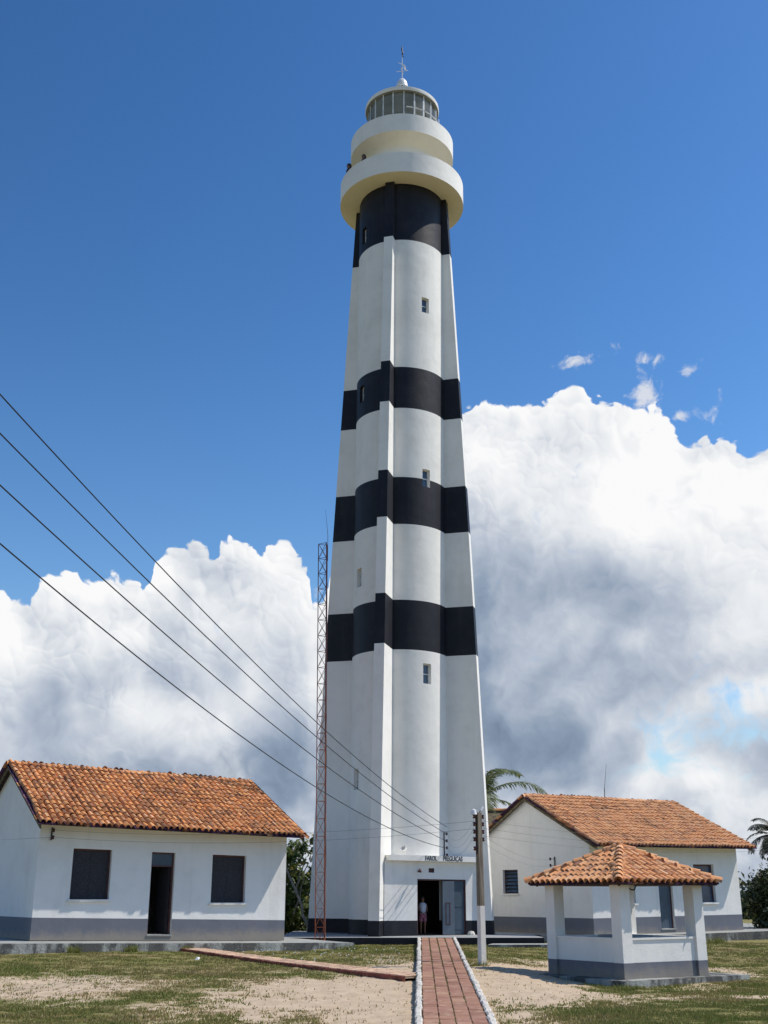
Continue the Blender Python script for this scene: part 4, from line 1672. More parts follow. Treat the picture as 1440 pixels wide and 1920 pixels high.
bms = [block_mesh('brick', bw - .016, bl - .004, .06, M['brick'], .009, .0045, i) for i in range(4)]
rr = random.Random(12)
for r in range(nrow):
    y = Y0 + (r + .5) * bl
    for c in range(4):
        p = main_path(y, (c - 1.5) / 2)
        inst('brick', rr.choice(bms), pth, (p.x, p.y, p.z - .058 + rr.uniform(-.008, .006)), (R(1) + rr.uniform(-.012, .012), rr.uniform(-.022, .022), R(-1.8) + rr.uniform(-.02, .02)))
kms = [block_mesh('kerb_stone', .10, .36, .16, M['stone_white'], .02, .010, 40 + i) for i in range(5)]
for s in (-1, 1):
    y = Y0
    while y < Y1 - .2:
        ln = rr.uniform(.26, .42)
        p = main_path(y + ln / 2, s * 1.125)
        inst('kerb_stone', rr.choice(kms), pth, (p.x + rr.uniform(-.012, .012), p.y, p.z - .125 + rr.uniform(-.012, .012)), (R(1), 0, R(-1.8) + rr.uniform(-.05, .05)), (1, ln / .37, 1))
        y += ln

# raised side walk from the near house
S0, S1 = Vector((-6.42, 35.65, 0)), Vector((.42, 26.1, 0))
sd = (S1 - S0)
slen = sd.length
sdir_ = sd.normalized()
sn = Vector((-sdir_.y, sdir_.x, 0))      # away from the camera
ang = math.atan2(sdir_.y, sdir_.x)
SWD = .82


def side_pt(s, w):
    p = S0 + sdir_ * s + sn * w
    return Vector((p.x, p.y, gz(p.x, p.y) + .085))


mb = MB()
for i in range(16):
    a, b = slen * i / 16, slen * (i + 1) / 16
    q = [side_pt(a, 0), side_pt(b, 0), side_pt(b, SWD), side_pt(a, SWD)]
    top = [p - Vector((0, 0, .02)) for p in q]
    low = [p - Vector((0, 0, .35)) for p in q]
    mb.face(top)
    mb.face([top[0], top[1], low[1], low[0]])
    mb.face([top[2], top[3], low[3], low[2]])
sw = setting(mb.build('side_path', M['joint']))
kb = [block_mesh('brick', .20, .065, .15, M['kerb_brick'], .008, .008, 60 + i) for i in range(4)]
for w in (.015, SWD - .015):
    n = int(slen / .215)
    for i in range(n):
        p = side_pt((i + .5) * slen / n, w)
        inst('brick', rr.choice(kb), sw, (p.x, p.y, p.z - .158 + rr.uniform(-.01, .006)), (0, 0, ang + rr.uniform(-.06, .06)))
pv = [block_mesh('paver', .235, .235, .06, M['sandy_paver'], .008, .006, 80 + i) for i in range(4)]
n = int(slen / .245)
for i in range(n):
    for w in (.16, .41, .66):
        p = side_pt((i + .5) * slen / n, w)
        inst('paver', rr.choice(pv), sw, (p.x, p.y, p.z - .06 + rr.uniform(-.004, .004)), (0, 0, ang + rr.uniform(-.02, .02)), (1, 1.03, 1))


# ------------------------------------------------------------------ utility pole
PX, PY = 2.47, 30.3
PZ = gz(PX, PY)
pole = thing('utility_pole', 'short square weathered pole with a white painted foot, beside the brick path', 'pole', (PX, PY, PZ - .1), R(33))
mb = MB()


def pole_r(z):
    return .078 - .0042 * z


for z0, z1, mi in ((0, 1.52, 1), (1.52, 2.6, 0), (2.6, 3.82, 0)):
    a, b = pole_r(z0), pole_r(z1)
    vs = [(sx * r, sy * r, z) for z, r in ((z0, a), (z1, b)) for sx, sy in ((-1, -1), (1, -1), (1, 1), (-1, 1))]
    mb.mesh(vs, [(0, 1, 5, 4), (1, 2, 6, 5), (2, 3, 7, 6), (3, 0, 4, 7)] + ([(4, 5, 6, 7)] if z1 > 3 else []), mi)
mb.build('pole_shaft', [M['pole'], M['whitewash']], pole)
for s in (-1, 1):
    mb = MB()
    mb.box((s * .082 - .008, -.02, 2.78), (s * .082 + .008, .02, 3.8))
    mb.build('bracket', M['iron'], pole)
    for i in range(5 if s < 0 else 4):
        z = 3.72 - i * .19
        if s < 0 and i == 4:
            z = 2.92
        mb = MB()
        mb.lathe([(.008, z - .055), (.04, z - .05), (.045, z - .02), (.025, z), (.045, z + .02), (.04, z + .05), (.008, z + .055)], 10, c=(s * .135, 0))
        mb.tube((s * .08, 0, z), (s * .135, 0, z), .01, n=5)
        mb.build('insulator', M['insulator'], pole, smooth=40)
mb = MB()
mb.path([(-.05, -.02, 3.8), (-.12, -.06, 3.84), (-.20, -.10, 3.86)], .014, 6)
mb.lathe([(.01, 3.90), (.06, 3.87), (.075, 3.80), (.085, 3.76), (.06, 3.755)], 14, 1, c=(-.24, -.12))
mb.build('lamp', [M['iron'], M['lamp_white']], pole, smooth=40)
mb = MB()
mb.tube((.03, 0, 3.82), (.07, -.02, 3.9), .01, n=5)
mb.tube((.05, -.03, 3.87), (.13, -.03, 3.97), .035, .045, 8, 1)
mb.build('photo_cell', [M['iron'], M['lamp_white']], pole)

# ------------------------------------------------------------------ lattice mast
MX, MY = -2.14, 41.0
mast = thing('lattice_mast', 'slender rusty triangular lattice mast standing left of the lighthouse', 'mast', (MX, MY, gz(MX, MY) - .05))
mast.rotation_euler = (0, R(-.62), 0)
SIDE = .37
MA = [R(-62), R(58), R(178)]
ML = [Vector((SIDE / math.sqrt(3) * math.cos(a), SIDE / math.sqrt(3) * math.sin(a), 0)) for a in MA]
BAY = .60
NBAY = 24
MHT = BAY * NBAY
for p in ML:
    mb = MB()
    mb.tube(p, p + Vector((0, 0, MHT)), .016, n=6)
    mb.build('mast_leg', M['rust'], mast)
mb = MB()
mb.tube((0, 0, 0), (SIDE, 0, 0), .011, n=4)
rung = mb.build('rung', M['rust'], mast)
dg = math.hypot(SIDE, BAY)
mb = MB()
mb.tube((0, 0, 0), (dg, 0, 0), .009, n=4)
brace = mb.build('brace', M['rust'], mast)
first = True
for b in range(NBAY + 1):
    for i in range(3):
        p, q = ML[i], ML[(i + 1) % 3]
        az_ = math.atan2(q.y - p.y, q.x - p.x)
        z = b * BAY if b < NBAY else MHT - .02
        if first:
            o = rung
        else:
            o = inst('rung', rung.data, mast, (0, 0, 0))
        o.location = (p.x, p.y, z + .04)
        o.rotation_euler = (0, 0, az_)
        if b < NBAY:
            for s in (1, -1):
                if s == -1 and b < 11:
                    continue
                o = brace if first else inst('brace', brace.data, mast, (0, 0, 0))
                first = False
                bp, ba = (p, az_) if s == 1 else (q, az_ + math.pi)
                o.location = (bp.x, bp.y, z + .04)
                o.rotation_euler = (0, -math.atan2(BAY, SIDE), ba)
        first = False
mb = MB()
p = ML[1]
mb.path([p + Vector((.02, 0, MHT - .6)), p + Vector((.02, 0, MHT + .4)), p + Vector((-.02, 0, MHT + .9)), p + Vector((-.08, 0, MHT + 1.5))], [.012, .010, .007, .004], 5)
mb.build('whip', M['iron'], mast)
mb = MB()
mb.path([ML[0] + Vector((.03, -.03, .3 + i * .5)) + Vector((random.uniform(-.02, .02), random.uniform(-.02, .02), 0)) for i in range(26)], .016, 5)
mb.build('feed_cable', M['frame_brown'], mast)

# ------------------------------------------------------------------ wires
def wire(name, label, pts, r, group=None, mat=None):
    mb = MB()
    mb.path(pts, r, 5)
    return tag(mb.build(name, M['thin_wire'] if name == 'service_wire' else M['wire'], smooth=80), label, 'wire', group)


RK = Vector((2.39, 44.12, 0))
for i, (qx, c1, c2) in enumerate(((-5.27, .06039, .00219), (-5.20, .0559, .0020), (-5.12, .03575, .00215), (-5.03, -.0016, .00278))):
    z0 = 4.29 - .26 * i
    dv = Vector((qx - RK.x, 14.0 - RK.y, 0)).normalized()
    pts = [Vector((RK.x + dv.x * s, RK.y + dv.y * s, z0 + c1 * s + c2 * s * s)) for s in [j * 46 / 60 for j in range(61)]]
    wire('power_line', ['uppermost thick black line sloping down from the left to the lighthouse rack', 'second thick black line from the top sloping down to the lighthouse rack', 'third thick black line from the top sloping down to the lighthouse rack', 'lowest thick black line sloping down from the left to the lighthouse rack'][i], pts, .011, 'power lines from the left')


def sag_line(a, b, sag, n=18):
    a, b = Vector(a), Vector(b)
    return [a.lerp(b, t) - Vector((0, 0, sag * 4 * t * (1 - t))) for t in [i / n for i in range(n + 1)]]


xi, yi = toA(.34, -.16)
for i in range(2):
    wire('service_wire', ['thin upper wire from the near house to the weathered pole', 'thin lower wire from the near house to the weathered pole'][i], sag_line((xi, yi, HA.z + 3.0 - .2 * i), (PX - .13, PY - .09, PZ + 3.6 - .19 * i - .1), .22 + .03 * i), .0035, 'thin wires at the pole')
xi, yi = toA(-7, -.4)
wire('service_wire', 'thin wire leading left out of the picture from the eave of the near house', sag_line((toA(.34, -.16)[0], toA(.34, -.16)[1], HA.z + 2.8), (xi, yi, HA.z + 2.55), .1), .0035, 'thin wires at the pole')
xi, yi = toB(-.24, 1.98)
for i in range(2):
    wire('service_wire', ['upper wire from the pole to the rack on the gable wall', 'lower wire from the pole to the rack on the gable wall'][i], sag_line((PX + .13, PY + .09, PZ + 3.25 - .19 * i - .1), (xi, yi, HB.z + 2.73 - .24 * i), .22), .0035, 'thin wires at the pole')
for i in range(3):
    wire('service_wire', ['topmost of three thin wires running from the pole past the gable to the right', 'middle of three thin wires running from the pole past the gable to the right', 'lowest of three thin wires running from the pole past the gable to the right'][i], sag_line((PX + .13, PY + .09, PZ + 3.62 - .19 * i - .1), (17.5, 41.5, 4.25 - .2 * i), .5, 26), .0035, 'thin wires at the pole')
for i in range(3):
    wire('service_wire', ['topmost of three thin wires between the pole and the lighthouse rack', 'middle of three thin wires between the pole and the lighthouse rack', 'lowest of three thin wires between the pole and the lighthouse rack'][i], sag_line((PX - .13, PY - .09, PZ + 3.62 - .19 * i - .1), (RK.x, RK.y, 4.03 - .26 * i), .35), .003, 'thin wires at the pole')


# ------------------------------------------------------------------ people
def person(label, loc, rotz, h, shirt, shorts, arms='down', bare=True, lean=0.0):
    """standing figure; local -y is where it faces"""
    root = thing('person', label, 'person', loc, rotz, None)
    V, E, Rd = [], [], []

    def add(p, r, link=None):
        V.append(Vector(p) * h)
        Rd.append(r * h)
        if link is not None:
            E.append((link, len(V) - 1))
        return len(V) - 1
    ly = -lean
    pel = add((0, 0, .525), .068)
    wai = add((0, .0 + ly * .3, .61), .058, pel)
    che = add((0, .0 + ly * .7, .72), .070, wai)
    shc = add((0, .01 + ly, .795), .052, che)
    nek = add((0, .005 + ly * 1.1, .845), .028, shc)
    jaw = add((0, -.012 + ly * 1.2, .885), .042, nek)
    hed = add((0, -.005 + ly * 1.2, .935), .056, jaw)
    add((0, .0 + ly * 1.2, .975), .036, hed)
    for s in (-1, 1):
        sh = add((s * .098, .01 + ly, .80), .033, shc)
        if arms == 'down':
            el, wr, pa = (s * .128, .012, .635), (s * .125, -.03, .50), (s * .122, -.045, .46)
        elif arms == 'bag':
            el, wr, pa = (s * .125, .0, .64), (s * .06, -.10, .57), (s * .03, -.115, .565)
        else:           # resting on a parapet
            el, wr, pa = (s * .135, -.06 + ly, .665), (s * .09, -.19 + ly, .64), (s * .07, -.225 + ly, .635)
        e = add(el, .022, sh)
        w = add(wr, .015, e)
        q = add(pa, .018, w)
        dirp = (Vector(pa) - Vector(wr)).normalized()
        sidev = dirp.cross(Vector((1, 0, 0)) if abs(dirp.x) < .8 else Vector((0, 0, 1))).normalized()
        for f in range(4):
            o = sidev * ((f - 1.5) * .011)
            ln = (.036, .042, .040, .032)[f]
            a = add(Vector(pa) + o + dirp * .018, .0055, q)
            add(Vector(pa) + o + dirp * (.018 + ln) + Vector((0, -.008, 0)), .0042, a)
        t = add(Vector(wr) + dirp * .016 + sidev * .024, .006, w)
        add(Vector(wr) + dirp * .036 + sidev * .032, .005, t)
        hp = add((s * .052, 0, .495), .050, pel)
        kn = add((s * .056, -.012 if s > 0 else -.004, .285), .033, hp)
        cf = add((s * .056, .004, .20), .031, kn)
        an = add((s * .056, .010, .045), .019, cf)
        add((s * .064, -.075, .018), .017, an)
    me = bpy.data.meshes.new('body')
    me.from_pydata([v[:] for v in V], E, [])
    me.materials.append(M['skin'])
    o = bpy.data.objects.new('body', me)
    col.objects.link(o)
    o.parent = root
    sk = o.modifiers.new('skin', 'SKIN')
    sk.use_smooth_shade = True
    for i, d in enumerate(me.skin_vertices[0].data):
        d.radius = (Rd[i], Rd[i])
        d.use_root = (i == 0)
    sb = o.modifiers.new('sub', 'SUBSURF')
    sb.levels = sb.render_levels = 1

    def rings(name, lst, mat, n=14):
        mb = MB()
        vs, fs = [], []
        for (c, rx, ry) in lst:
            for i in range(n):
                a = 2 * math.pi * i / n
                vs.append(((c[0] + rx * math.cos(a)) * h, (c[1] + ry * math.sin(a)) * h, c[2] * h))
        for k in range(len(lst) - 1):
            for i in range(n):
                fs.append((k * n + i, k * n + (i + 1) % n, (k + 1) * n + (i + 1) % n, (k + 1) * n + i))
        mb.mesh(vs, fs)
        return mb.build(name, mat, root, smooth=70)
    rings('shirt', [((0, 0, .50), .098, .082), ((0, ly * .3, .60), .085, .076), ((0, ly * .7, .70), .100, .086), ((0, ly * .9, .765), .108, .082), ((0, ly, .805), .098, .066), ((0, ly, .835), .05, .045)], shirt)
    rings('shorts', [((0, 0, .545), .096, .080), ((0, 0, .49), .106, .086), ((0, 0, .44), .108, .085)], shorts)
    for s in (-1, 1):
        b = .35 if bare else .06
        rings('trouser_leg', [((s * .054, 0, .46), .056, .062), ((s * .058, 0, b), .052 if bare else .036, .056 if bare else .04)], shorts)
    hy = ly * 1.2
    rings('hair', [((0, .03 + hy, .895), .050, .045), ((0, .022 + hy, .93), .062, .056), ((0, .012 + hy, .965), .061, .060), ((0, .008 + hy, .992), .040, .040), ((0, .008 + hy, 1.003), .012, .012)], M['hair'])
    mb = MB()
    mb.mesh([(Vector(p) * h)[:] for p in ((0, -.060 + hy, .935), (-.010, -.058 + hy, .912), (.010, -.058 + hy, .912), (0, -.074 + hy, .914))], [(0, 1, 3), (0, 3, 2), (1, 2, 3)])
    mb.build('nose', M['skin'], root)
    for s in (-1, 1):
        mb = MB()
        c = Vector((s * .02, -.058 + hy, .936)) * h
        mb.tube(c, c + Vector((0, -.004 * h, 0)), .007 * h, .004 * h, 8)
        mb.build('eye', M['hair'], root)
    return root


pw = porch_world(1.95, .55, .0)
person('person in a white sleeveless top and pink shorts standing in the lighthouse doorway', (pw.x, pw.y, .44), R(12), 1.36, M['shirt_white'], M['shorts'], 'bag')
person('dark haired person leaning on the left end of the lower gallery parapet', (.88 - 2.46, 46 - .75, 33.13), R(-73), 1.80, M['shirt_dark'], M['shirt_dark'], 'down', False, .05)
person('dark haired person behind the lower gallery parapet, under the upper gallery', (.88 - 1.78, 46 - 1.62, 33.13), R(-48), 1.66, M['shirt_dark'], M['shirt_dark'], 'down', False, .04)

# ------------------------------------------------------------------ leaves, trees, palms
def leaf_cloud(name, centres, radii, n, size, mat, parent=None, seed=1, flat_=.0, shell=.55, clump=90, tilt=None):
    """small bent leaves gathered in clumps through a set of ellipsoids"""
    g = np.random.default_rng(seed)
    centres, radii = np.array(centres, float), np.array(radii, float)
    vol = radii.prod(1)
    pick = g.choice(len(centres), clump, p=vol / vol.sum())
    d = g.normal(size=(clump, 3))
    d /= np.linalg.norm(d, axis=1, keepdims=True)
    cp = centres[pick] + d * radii[pick] * (shell + (1 - shell) * g.random((clump, 1)))
    cs = np.cbrt(vol.mean()) * g.uniform(.16, .34, clump)
    ci = g.integers(0, clump, n)
    off = g.normal(size=(n, 3)) * .55
    P = cp[ci] + off * cs[ci, None]
    N = g.normal(size=(n, 3)) * .8 + off + np.array([.35, -.3, .7])
    N /= np.linalg.norm(N, axis=1, keepdims=True)
    U = np.cross(N, g.normal(size=(n, 3)))
    U /= np.linalg.norm(U, axis=1, keepdims=True)
    W = np.cross(N, U)
    s = size * g.uniform(.6, 1.35, (n, 1))
    fold = N * s * .22
    V = np.stack([P - U * s, P - W * s * .45 + fold, P + U * s, P + W * s * .45 + fold], 1).reshape(-1, 3)
    F = np.arange(n * 4).reshape(-1, 4)
    tn = np.clip(g.normal(.5, .22, clump)[ci] + g.normal(0, .16, n), 0, 1)
    return arrays_mesh(name, V, F, mat, parent, np.repeat(tn, 4))


def branch(mb, p, q, r0, r1, wob=.08, n=6):
    p, q = Vector(p), Vector(q)
    L = (q - p).length
    pts = [p.lerp(q, i / n) + (Vector((random.uniform(-1, 1), random.uniform(-1, 1), random.uniform(-.4, .4))) * wob * L * (1 if 0 < i < n else 0) * .5) for i in range(n + 1)]
    mb.path(pts, [r0 + (r1 - r0) * i / n for i in range(n + 1)], 6)


def tree(name, label, base, limbs, blobs, n, size, mat, seed, bark=None, clump=110, cat='tree'):
    t = thing(name, label, cat, base)
    mb = MB()
    for l in limbs:
        branch(mb, *l)
    mb.build('trunk', bark or M['bark'], t)
    leaf_cloud('crown', [b[0] for b in blobs], [b[1] for b in blobs], n, size, mat, t, seed, clump=clump)
    return t


# broad-leaved tree in the gap between the near house and the lighthouse
tree('broadleaf_tree', 'broad-leaved tree with pale bare limbs between the near house and the lighthouse', (-4.05, 49.0, .2),
     [((1.05, -.8, .3), (.25, -.6, 2.2), .07, .05), ((.25, -.6, 2.2), (-.35, -.6, 3.4), .05, .02), ((.45, -.6, 1.8), (.75, -.7, 3.1), .04, .018), ((-.5, 0, -.2), (-.4, .2, 2.5), .12, .07), ((-.4, .2, 2.5), (.5, .2, 3.8), .06, .02), ((.95, -.8, -.2), (1.0, -.8, .9), .05, .04), ((.3, .1, .9), (.9, -.2, 2.9), .045, .015)],
     [((-.6, .4, 2.6), (1.3, 1.3, 1.0)), ((.6, .5, 3.0), (1.1, 1.2, .9)), ((0, .7, 1.6), (1.6, 1.0, .9)), ((.9, .6, 3.8), (.6, .6, .45)), ((-.2, .9, .7), (1.8, .9, .7))], 5200, .115, M['leaf_light'], 5)
tree('shrub', 'dark shrub behind the broad-leaved tree beside the near house', (-5.0, 52.5, .2),
     [((0, 0, -.1), (.1, 0, 1.6), .08, .03), ((0, 0, .2), (-.6, .1, 1.5), .05, .02)], [((0, 0, 1.1), (2.2, 1.2, 1.2)), ((1.4, .3, 1.5), (1.4, 1, 1.2))], 4200, .12, M['leaf_dark'], 6, cat='shrub')
for i, (x, y, w, hgt, lab) in enumerate(((17.6, 50.8, 1.9, 3.2, 'dense dark green hedge bush against the right end of the far house'), (20.6, 51.6, 2.2, 3.2, 'dense dark hedge bush at the right edge of the picture, next to the palm'), (23.6, 52.8, 2.2, 2.8, 'dense dark hedge bush beyond the right edge of the picture'))):
    tree('hedge_bush', lab, (x, y, .1), [((0, 0, -.1), (.1, 0, hgt * .6), .09, .03), ((.1, 0, .2), (-.8, .1, hgt * .6), .05, .02), ((0, 0, .2), (.8, -.1, hgt * .6), .05, .02)],
         [((0, 0, hgt * .5), (w, 1.2, hgt * .48)), ((-.5, -.2, hgt * .62), (w * .7, 1.0, hgt * .36)), ((.6, 0, hgt * .45), (w * .8, 1.1, hgt * .45)), ((0, -.5, .45), (w * 1.05, .9, .6)), ((-.9, -.3, hgt * .4), (w * .6, .9, hgt * .45))], 22000, .10, M['leaf_dark'], 30 + i, clump=380, cat='bush')
tree('shrub', 'pale green round bush between the lighthouse and the gable of the far house', (6.55, 58.0, .2), [((0, 0, -.1), (0, 0, 2.6), .1, .03), ((0, 0, 1.2), (.5, 0, 3.0), .05, .02)], [((0, 0, 3.2), (.9, .9, 1.1)), ((.2, 0, 2.2), (1.2, 1.0, 1.0))], 2600, .11, M['leaf_light'], 44, cat='shrub')


def palm(label, base, height, lean, fronds, flen, mat, seed):
    r3 = random.Random(seed)
    t = thing('palm_tree', label, 'palm', base, 0, 'coconut palms')
    top = Vector((lean[0], lean[1], height))
    n = 14
    pts, rs = [], []
    for i in range(n + 1):
        u = i / n
        pts.append(Vector((lean[0] * u ** 1.6, lean[1] * u ** 1.6, height * u)))
        rs.append(.17 * (1 - .4 * u) + (.05 if i == 0 else 0) + (.012 if i % 2 else 0))
    mb = MB()
    mb.path(pts, rs, 9)
    mb.build('trunk', M['palm_bark'], t, smooth=60)
    g = np.random.default_rng(seed)
    for a, e, L in fronds:
        L = L * flen
        ca_, sa_ = math.cos(a), math.sin(a)
        P = []
        m = 22
        ang = e
        pos = np.zeros(3)
        for i in range(m + 1):
            P.append(pos.copy())
            pos = pos + np.array([ca_ * math.cos(ang), sa_ * math.cos(ang), math.sin(ang)]) * L / m
            ang -= (1.55 + .25 * e) / m * (.45 + 1.2 * i / m)
        P = np.array(P)
        side = np.array([-sa_, ca_, 0])
        mbf = MB()
        mbf.path([Vector(p) for p in P], [.028 * (1 - i / (m + 1)) + .004 for i in range(m + 1)], 5)
        V0 = np.array(mbf.v)
        V, F, T = [], [], []
        for i in range(3 * m):
            u = (i + 2) / (3 * m + 2)
            if u < .12:
                continue
            f = u * m
            k = min(int(f), m - 1)
            p = P[k] + (P[k + 1] - P[k]) * (f - k)
            tg = P[k + 1] - P[k]
            tg /= np.linalg.norm(tg)
            up = np.cross(side, tg)
            ll = L * .26 * (math.sin(math.pi * (u * .80 + .14)) ** .7) * g.uniform(.85, 1.1)
            for s in (-1, 1):
                d = side * s * .82 + tg * .52 + up * (-.10) + g.normal(0, .06, 3)
                d /= np.linalg.norm(d)
                wv = np.cross(d, up)
                wv /= np.linalg.norm(wv)
                wd = .016 * flen / 2
                drop = np.array([0, 0, -1.0])
                q0, q1 = p, p + d * ll * .55 + drop * ll * .10
                q2 = p + d * ll * .92 + drop * ll * .34
                b0 = len(V)
                V += [q0 - wv * wd * .6, q0 + wv * wd * .6, q1 + wv * wd, q1 - wv * wd, q2 + wv * wd * .25, q2 - wv * wd * .25]
                F += [(b0, b0 + 1, b0 + 2, b0 + 3), (b0 + 3, b0 + 2, b0 + 4, b0 + 5)]
                T += [g.uniform(.1, .9)] * 6
        n0 = len(V0)
        Vr = np.concatenate([V0, np.array(V)])
        Fr = [f for f in mbf.f if len(f) == 4] + [tuple(j + n0 for j in f) for f in F]
        Tr = np.concatenate([np.full(n0, .9), np.array(T)])
        o = arrays_mesh('frond', Vr, Fr, mat, t, Tr)
        o.location = top
    if True:
        mb = MB()
        for i in range(7):
            a = r3.uniform(0, 6.28)
            c = top + Vector((.2 * math.cos(a), .2 * math.sin(a), -.2 + r3.uniform(-.1, .05)))
            mb.lathe([(.01, c.z - .13), (.09, c.z - .07), (.11, c.z), (.08, c.z + .09), (.01, c.z + .12)], 8, c=(c.x, c.y))
        mb.build('coconuts', M['palm_bark'], t, smooth=60)
    return t


rp = random.Random(3)
fr1 = [(R(6), R(38), 1.18), (R(-14), R(2), .95), (R(28), R(66), .95), (R(75), R(50), 1), (R(110), R(25), 1), (R(150), R(60), 1), (R(180), R(30), 1), (R(215), R(15), 1), (R(245), R(50), 1), (R(275), R(20), .9), (R(310), R(70), .8)]
palm('coconut palm behind the lighthouse with one frond arching over the far house', (4.6, 58.5, .2), 6.3, (.25, 0, 0), fr1, 3.5, M['palm'], 4)
fr2 = [(R(i * 360 / 21 + rp.uniform(-9, 9)), R(rp.choice((70, 45, 20, 0, -25))), rp.uniform(.85, 1.1)) for i in range(21)]
palm('coconut palm with ragged dark fronds at the right edge behind the hedge', (20.3, 61.5, .1), 4.8, (.3, 0, 0), fr2, 1.8, M['palm_dark'], 8)

# thatched shelter glimpsed behind the far gable
hut = thing('shelter', 'low shelter with a thatched roof and red ridge behind the gable of the far house', 'shelter', (6.6, 64.0, .95))
mb = MB()
mb.face([(-3, -2, 3.4), (3, -2, 3.4), (3, 0, 5.35), (-3, 0, 5.35)])
mb.face([(-3, 2, 3.4), (3, 2, 3.4), (3, 0, 5.35), (-3, 0, 5.35)])
mb.face([(-3, -2, 3.25), (3, -2, 3.25), (3, -2, 3.4), (-3, -2, 3.4)])
mb.build('thatch', M['straw'], hut)
rt = tile_mesh('ridge_tile', .4, .14, .12, M['tile'], seed=77)
for i in range(17):
    inst('ridge_tile', rt, hut, (3 - i * .35, 0, 5.33), (0, 0, R(90)))
for x in (-2.6, 2.6):
    for y in (-1.7, 1.7):
        mb = MB()
        mb.tube((x, y, -1.0), (x, y, 3.6), .09, .08, 8)
        mb.build('post', M['wood'], hut)

# scrub far behind the yard
g5 = np.random.default_rng(21)
cs, rs_ = [], []
for i in range(70):
    a = R(g5.uniform(-42, 42))
    dd = g5.uniform(95, 150)
    cs.append((dd * math.sin(a), dd * math.cos(a), 1.0))
    rs_.append((g5.uniform(4, 8), 3, g5.uniform(1.6, 3.4)))
stuff(leaf_cloud('scrub', cs, rs_, 30000, .42, M['leaf_dark'], None, 9, clump=1400, shell=.3))

# ------------------------------------------------------------------ turf, weeds, litter
def blades(name, X, Y, hgt, wid, tone, mat, seed, parent=None, lean=.5):
    g = np.random.default_rng(seed)
    n = len(X)
    Z = ground_z(X, Y) - .015
    a = g.uniform(0, 2 * math.pi, n)
    dx, dy = np.cos(a) * wid, np.sin(a) * wid
    b = g.uniform(0, 2 * math.pi, n)
    l = hgt * g.uniform(0, lean, n) * 1.4
    P0 = np.stack([X - dx, Y - dy, Z], -1)
    P1 = np.stack([X + dx, Y + dy, Z], -1)
    P2 = np.stack([X + np.cos(b) * l, Y + np.sin(b) * l, Z + hgt], -1)
    V = np.stack([P0, P1, P2], 1).reshape(-1, 3)
    return stuff(arrays_mesh(name, V, np.arange(3 * n).reshape(-1, 3), mat, parent, np.repeat(tone, 3)))


g6 = np.random.default_rng(31)
N = 1500000
u = g6.random(N)
Yb = 15.5 * (43.5 / 15.5) ** u                     # denser near the viewer
Xb = (g6.random(N) * 2 - 1) * (Yb * .47 + 3.5)
cv = cover_at(Xb, Yb)
cv = cv + (fbm(Xb, Yb, 5.5, 3) - .5) * .55
keep = g6.random(N) < np.clip(ssn(.22, .95, cv), .004, 1) * np.where((Yb > 28), .62, .9)
lx = (Xb - HA.x) * ca33 + (Yb - HA.y) * sa33
ly = -(Xb - HA.x) * sa33 + (Yb - HA.y) * ca33
keep &= ~((lx > -7) & (lx < L_HOUSE + 1.75) & (ly > -1.58))
lx = (Xb - HB.x) * ca33 + (Yb - HB.y) * sa33
ly = -(Xb - HB.x) * sa33 + (Yb - HB.y) * ca33
keep &= ~((lx > -.95) & (ly > -1.55))
lx = (Xb - GA.x) * ca33 + (Yb - GA.y) * sa33
ly = -(Xb - GA.x) * sa33 + (Yb - GA.y) * ca33
keep &= ~((lx > -.37) & (lx < GW + 1.07) & (ly > -.36) & (ly < GD + .32))
keep &= ~((Yb > 41.5) & (np.abs(Xb - .9) < 4.75))
keep &= ~((Xb > 3.5) & (Xb < 6.4) & (Yb > 40.15) & (Yb < 41.3))
t_ = (Yb - 18) / 24.8
xl_, xr_ = .557 + .763 * t_ - .14, 1.57 + .84 * t_ + .14
keep &= ~((Xb > xl_) & (Xb < xr_))
lx = (Xb - S0.x) * sdir_.x + (Yb - S0.y) * sdir_.y
ly = (Xb - S0.x) * sn.x + (Yb - S0.y) * sn.y
keep &= ~((lx > 0) & (lx < slen) & (ly > -.04) & (ly < SWD + .04))
Xb, Yb, cv = Xb[keep], Yb[keep], cv[keep]
tn = np.clip(.46 + (fbm(Xb, Yb, .8, 3) - .5) * 1.1 + g6.normal(0, .17, len(Xb)) - (cv - .6) * .12, 0, 1)
hb = g6.uniform(.016, .046, len(Xb)) * np.where(fbm(Xb, Yb, 2.0, 3) > .56, 1.5, 1)
blades('grass', Xb, Yb, hb, .0075 + .00022 * Yb, tn, M['grass'], 5)

JX, JY = [], []
for i in range(2600):
    y = g6.uniform(Y0, Y1)
    w = g6.choice([-1.03, -.5, 0.0, .5, 1.03], p=[.28, .14, .16, .14, .28])
    if vnoise(np.array(y * .9), np.array(w * 7.0 + 3)) < .45:
        continue
    p = main_path(y, w)
    JX.append(p.x + g6.normal(0, .012))
    JY.append(y)
JX, JY = np.array(JX), np.array(JY)
jo = blades('path_grass', JX, JY, g6.uniform(.015, .05, len(JX)), .008, g6.uniform(.0, .5, len(JX)), M['grass'], 55)
jv = np.empty(len(jo.data.vertices) * 3, np.float32)
jo.data.vertices.foreach_get('co', jv)
jv = jv.reshape(-1, 3)
jz = np.array([main_path(y, 0).z for y in JY]) - ground_z(JX, JY) + .002
jv[:, 2] += np.repeat(jz, 3)
jo.data.vertices.foreach_set('co', jv.ravel())

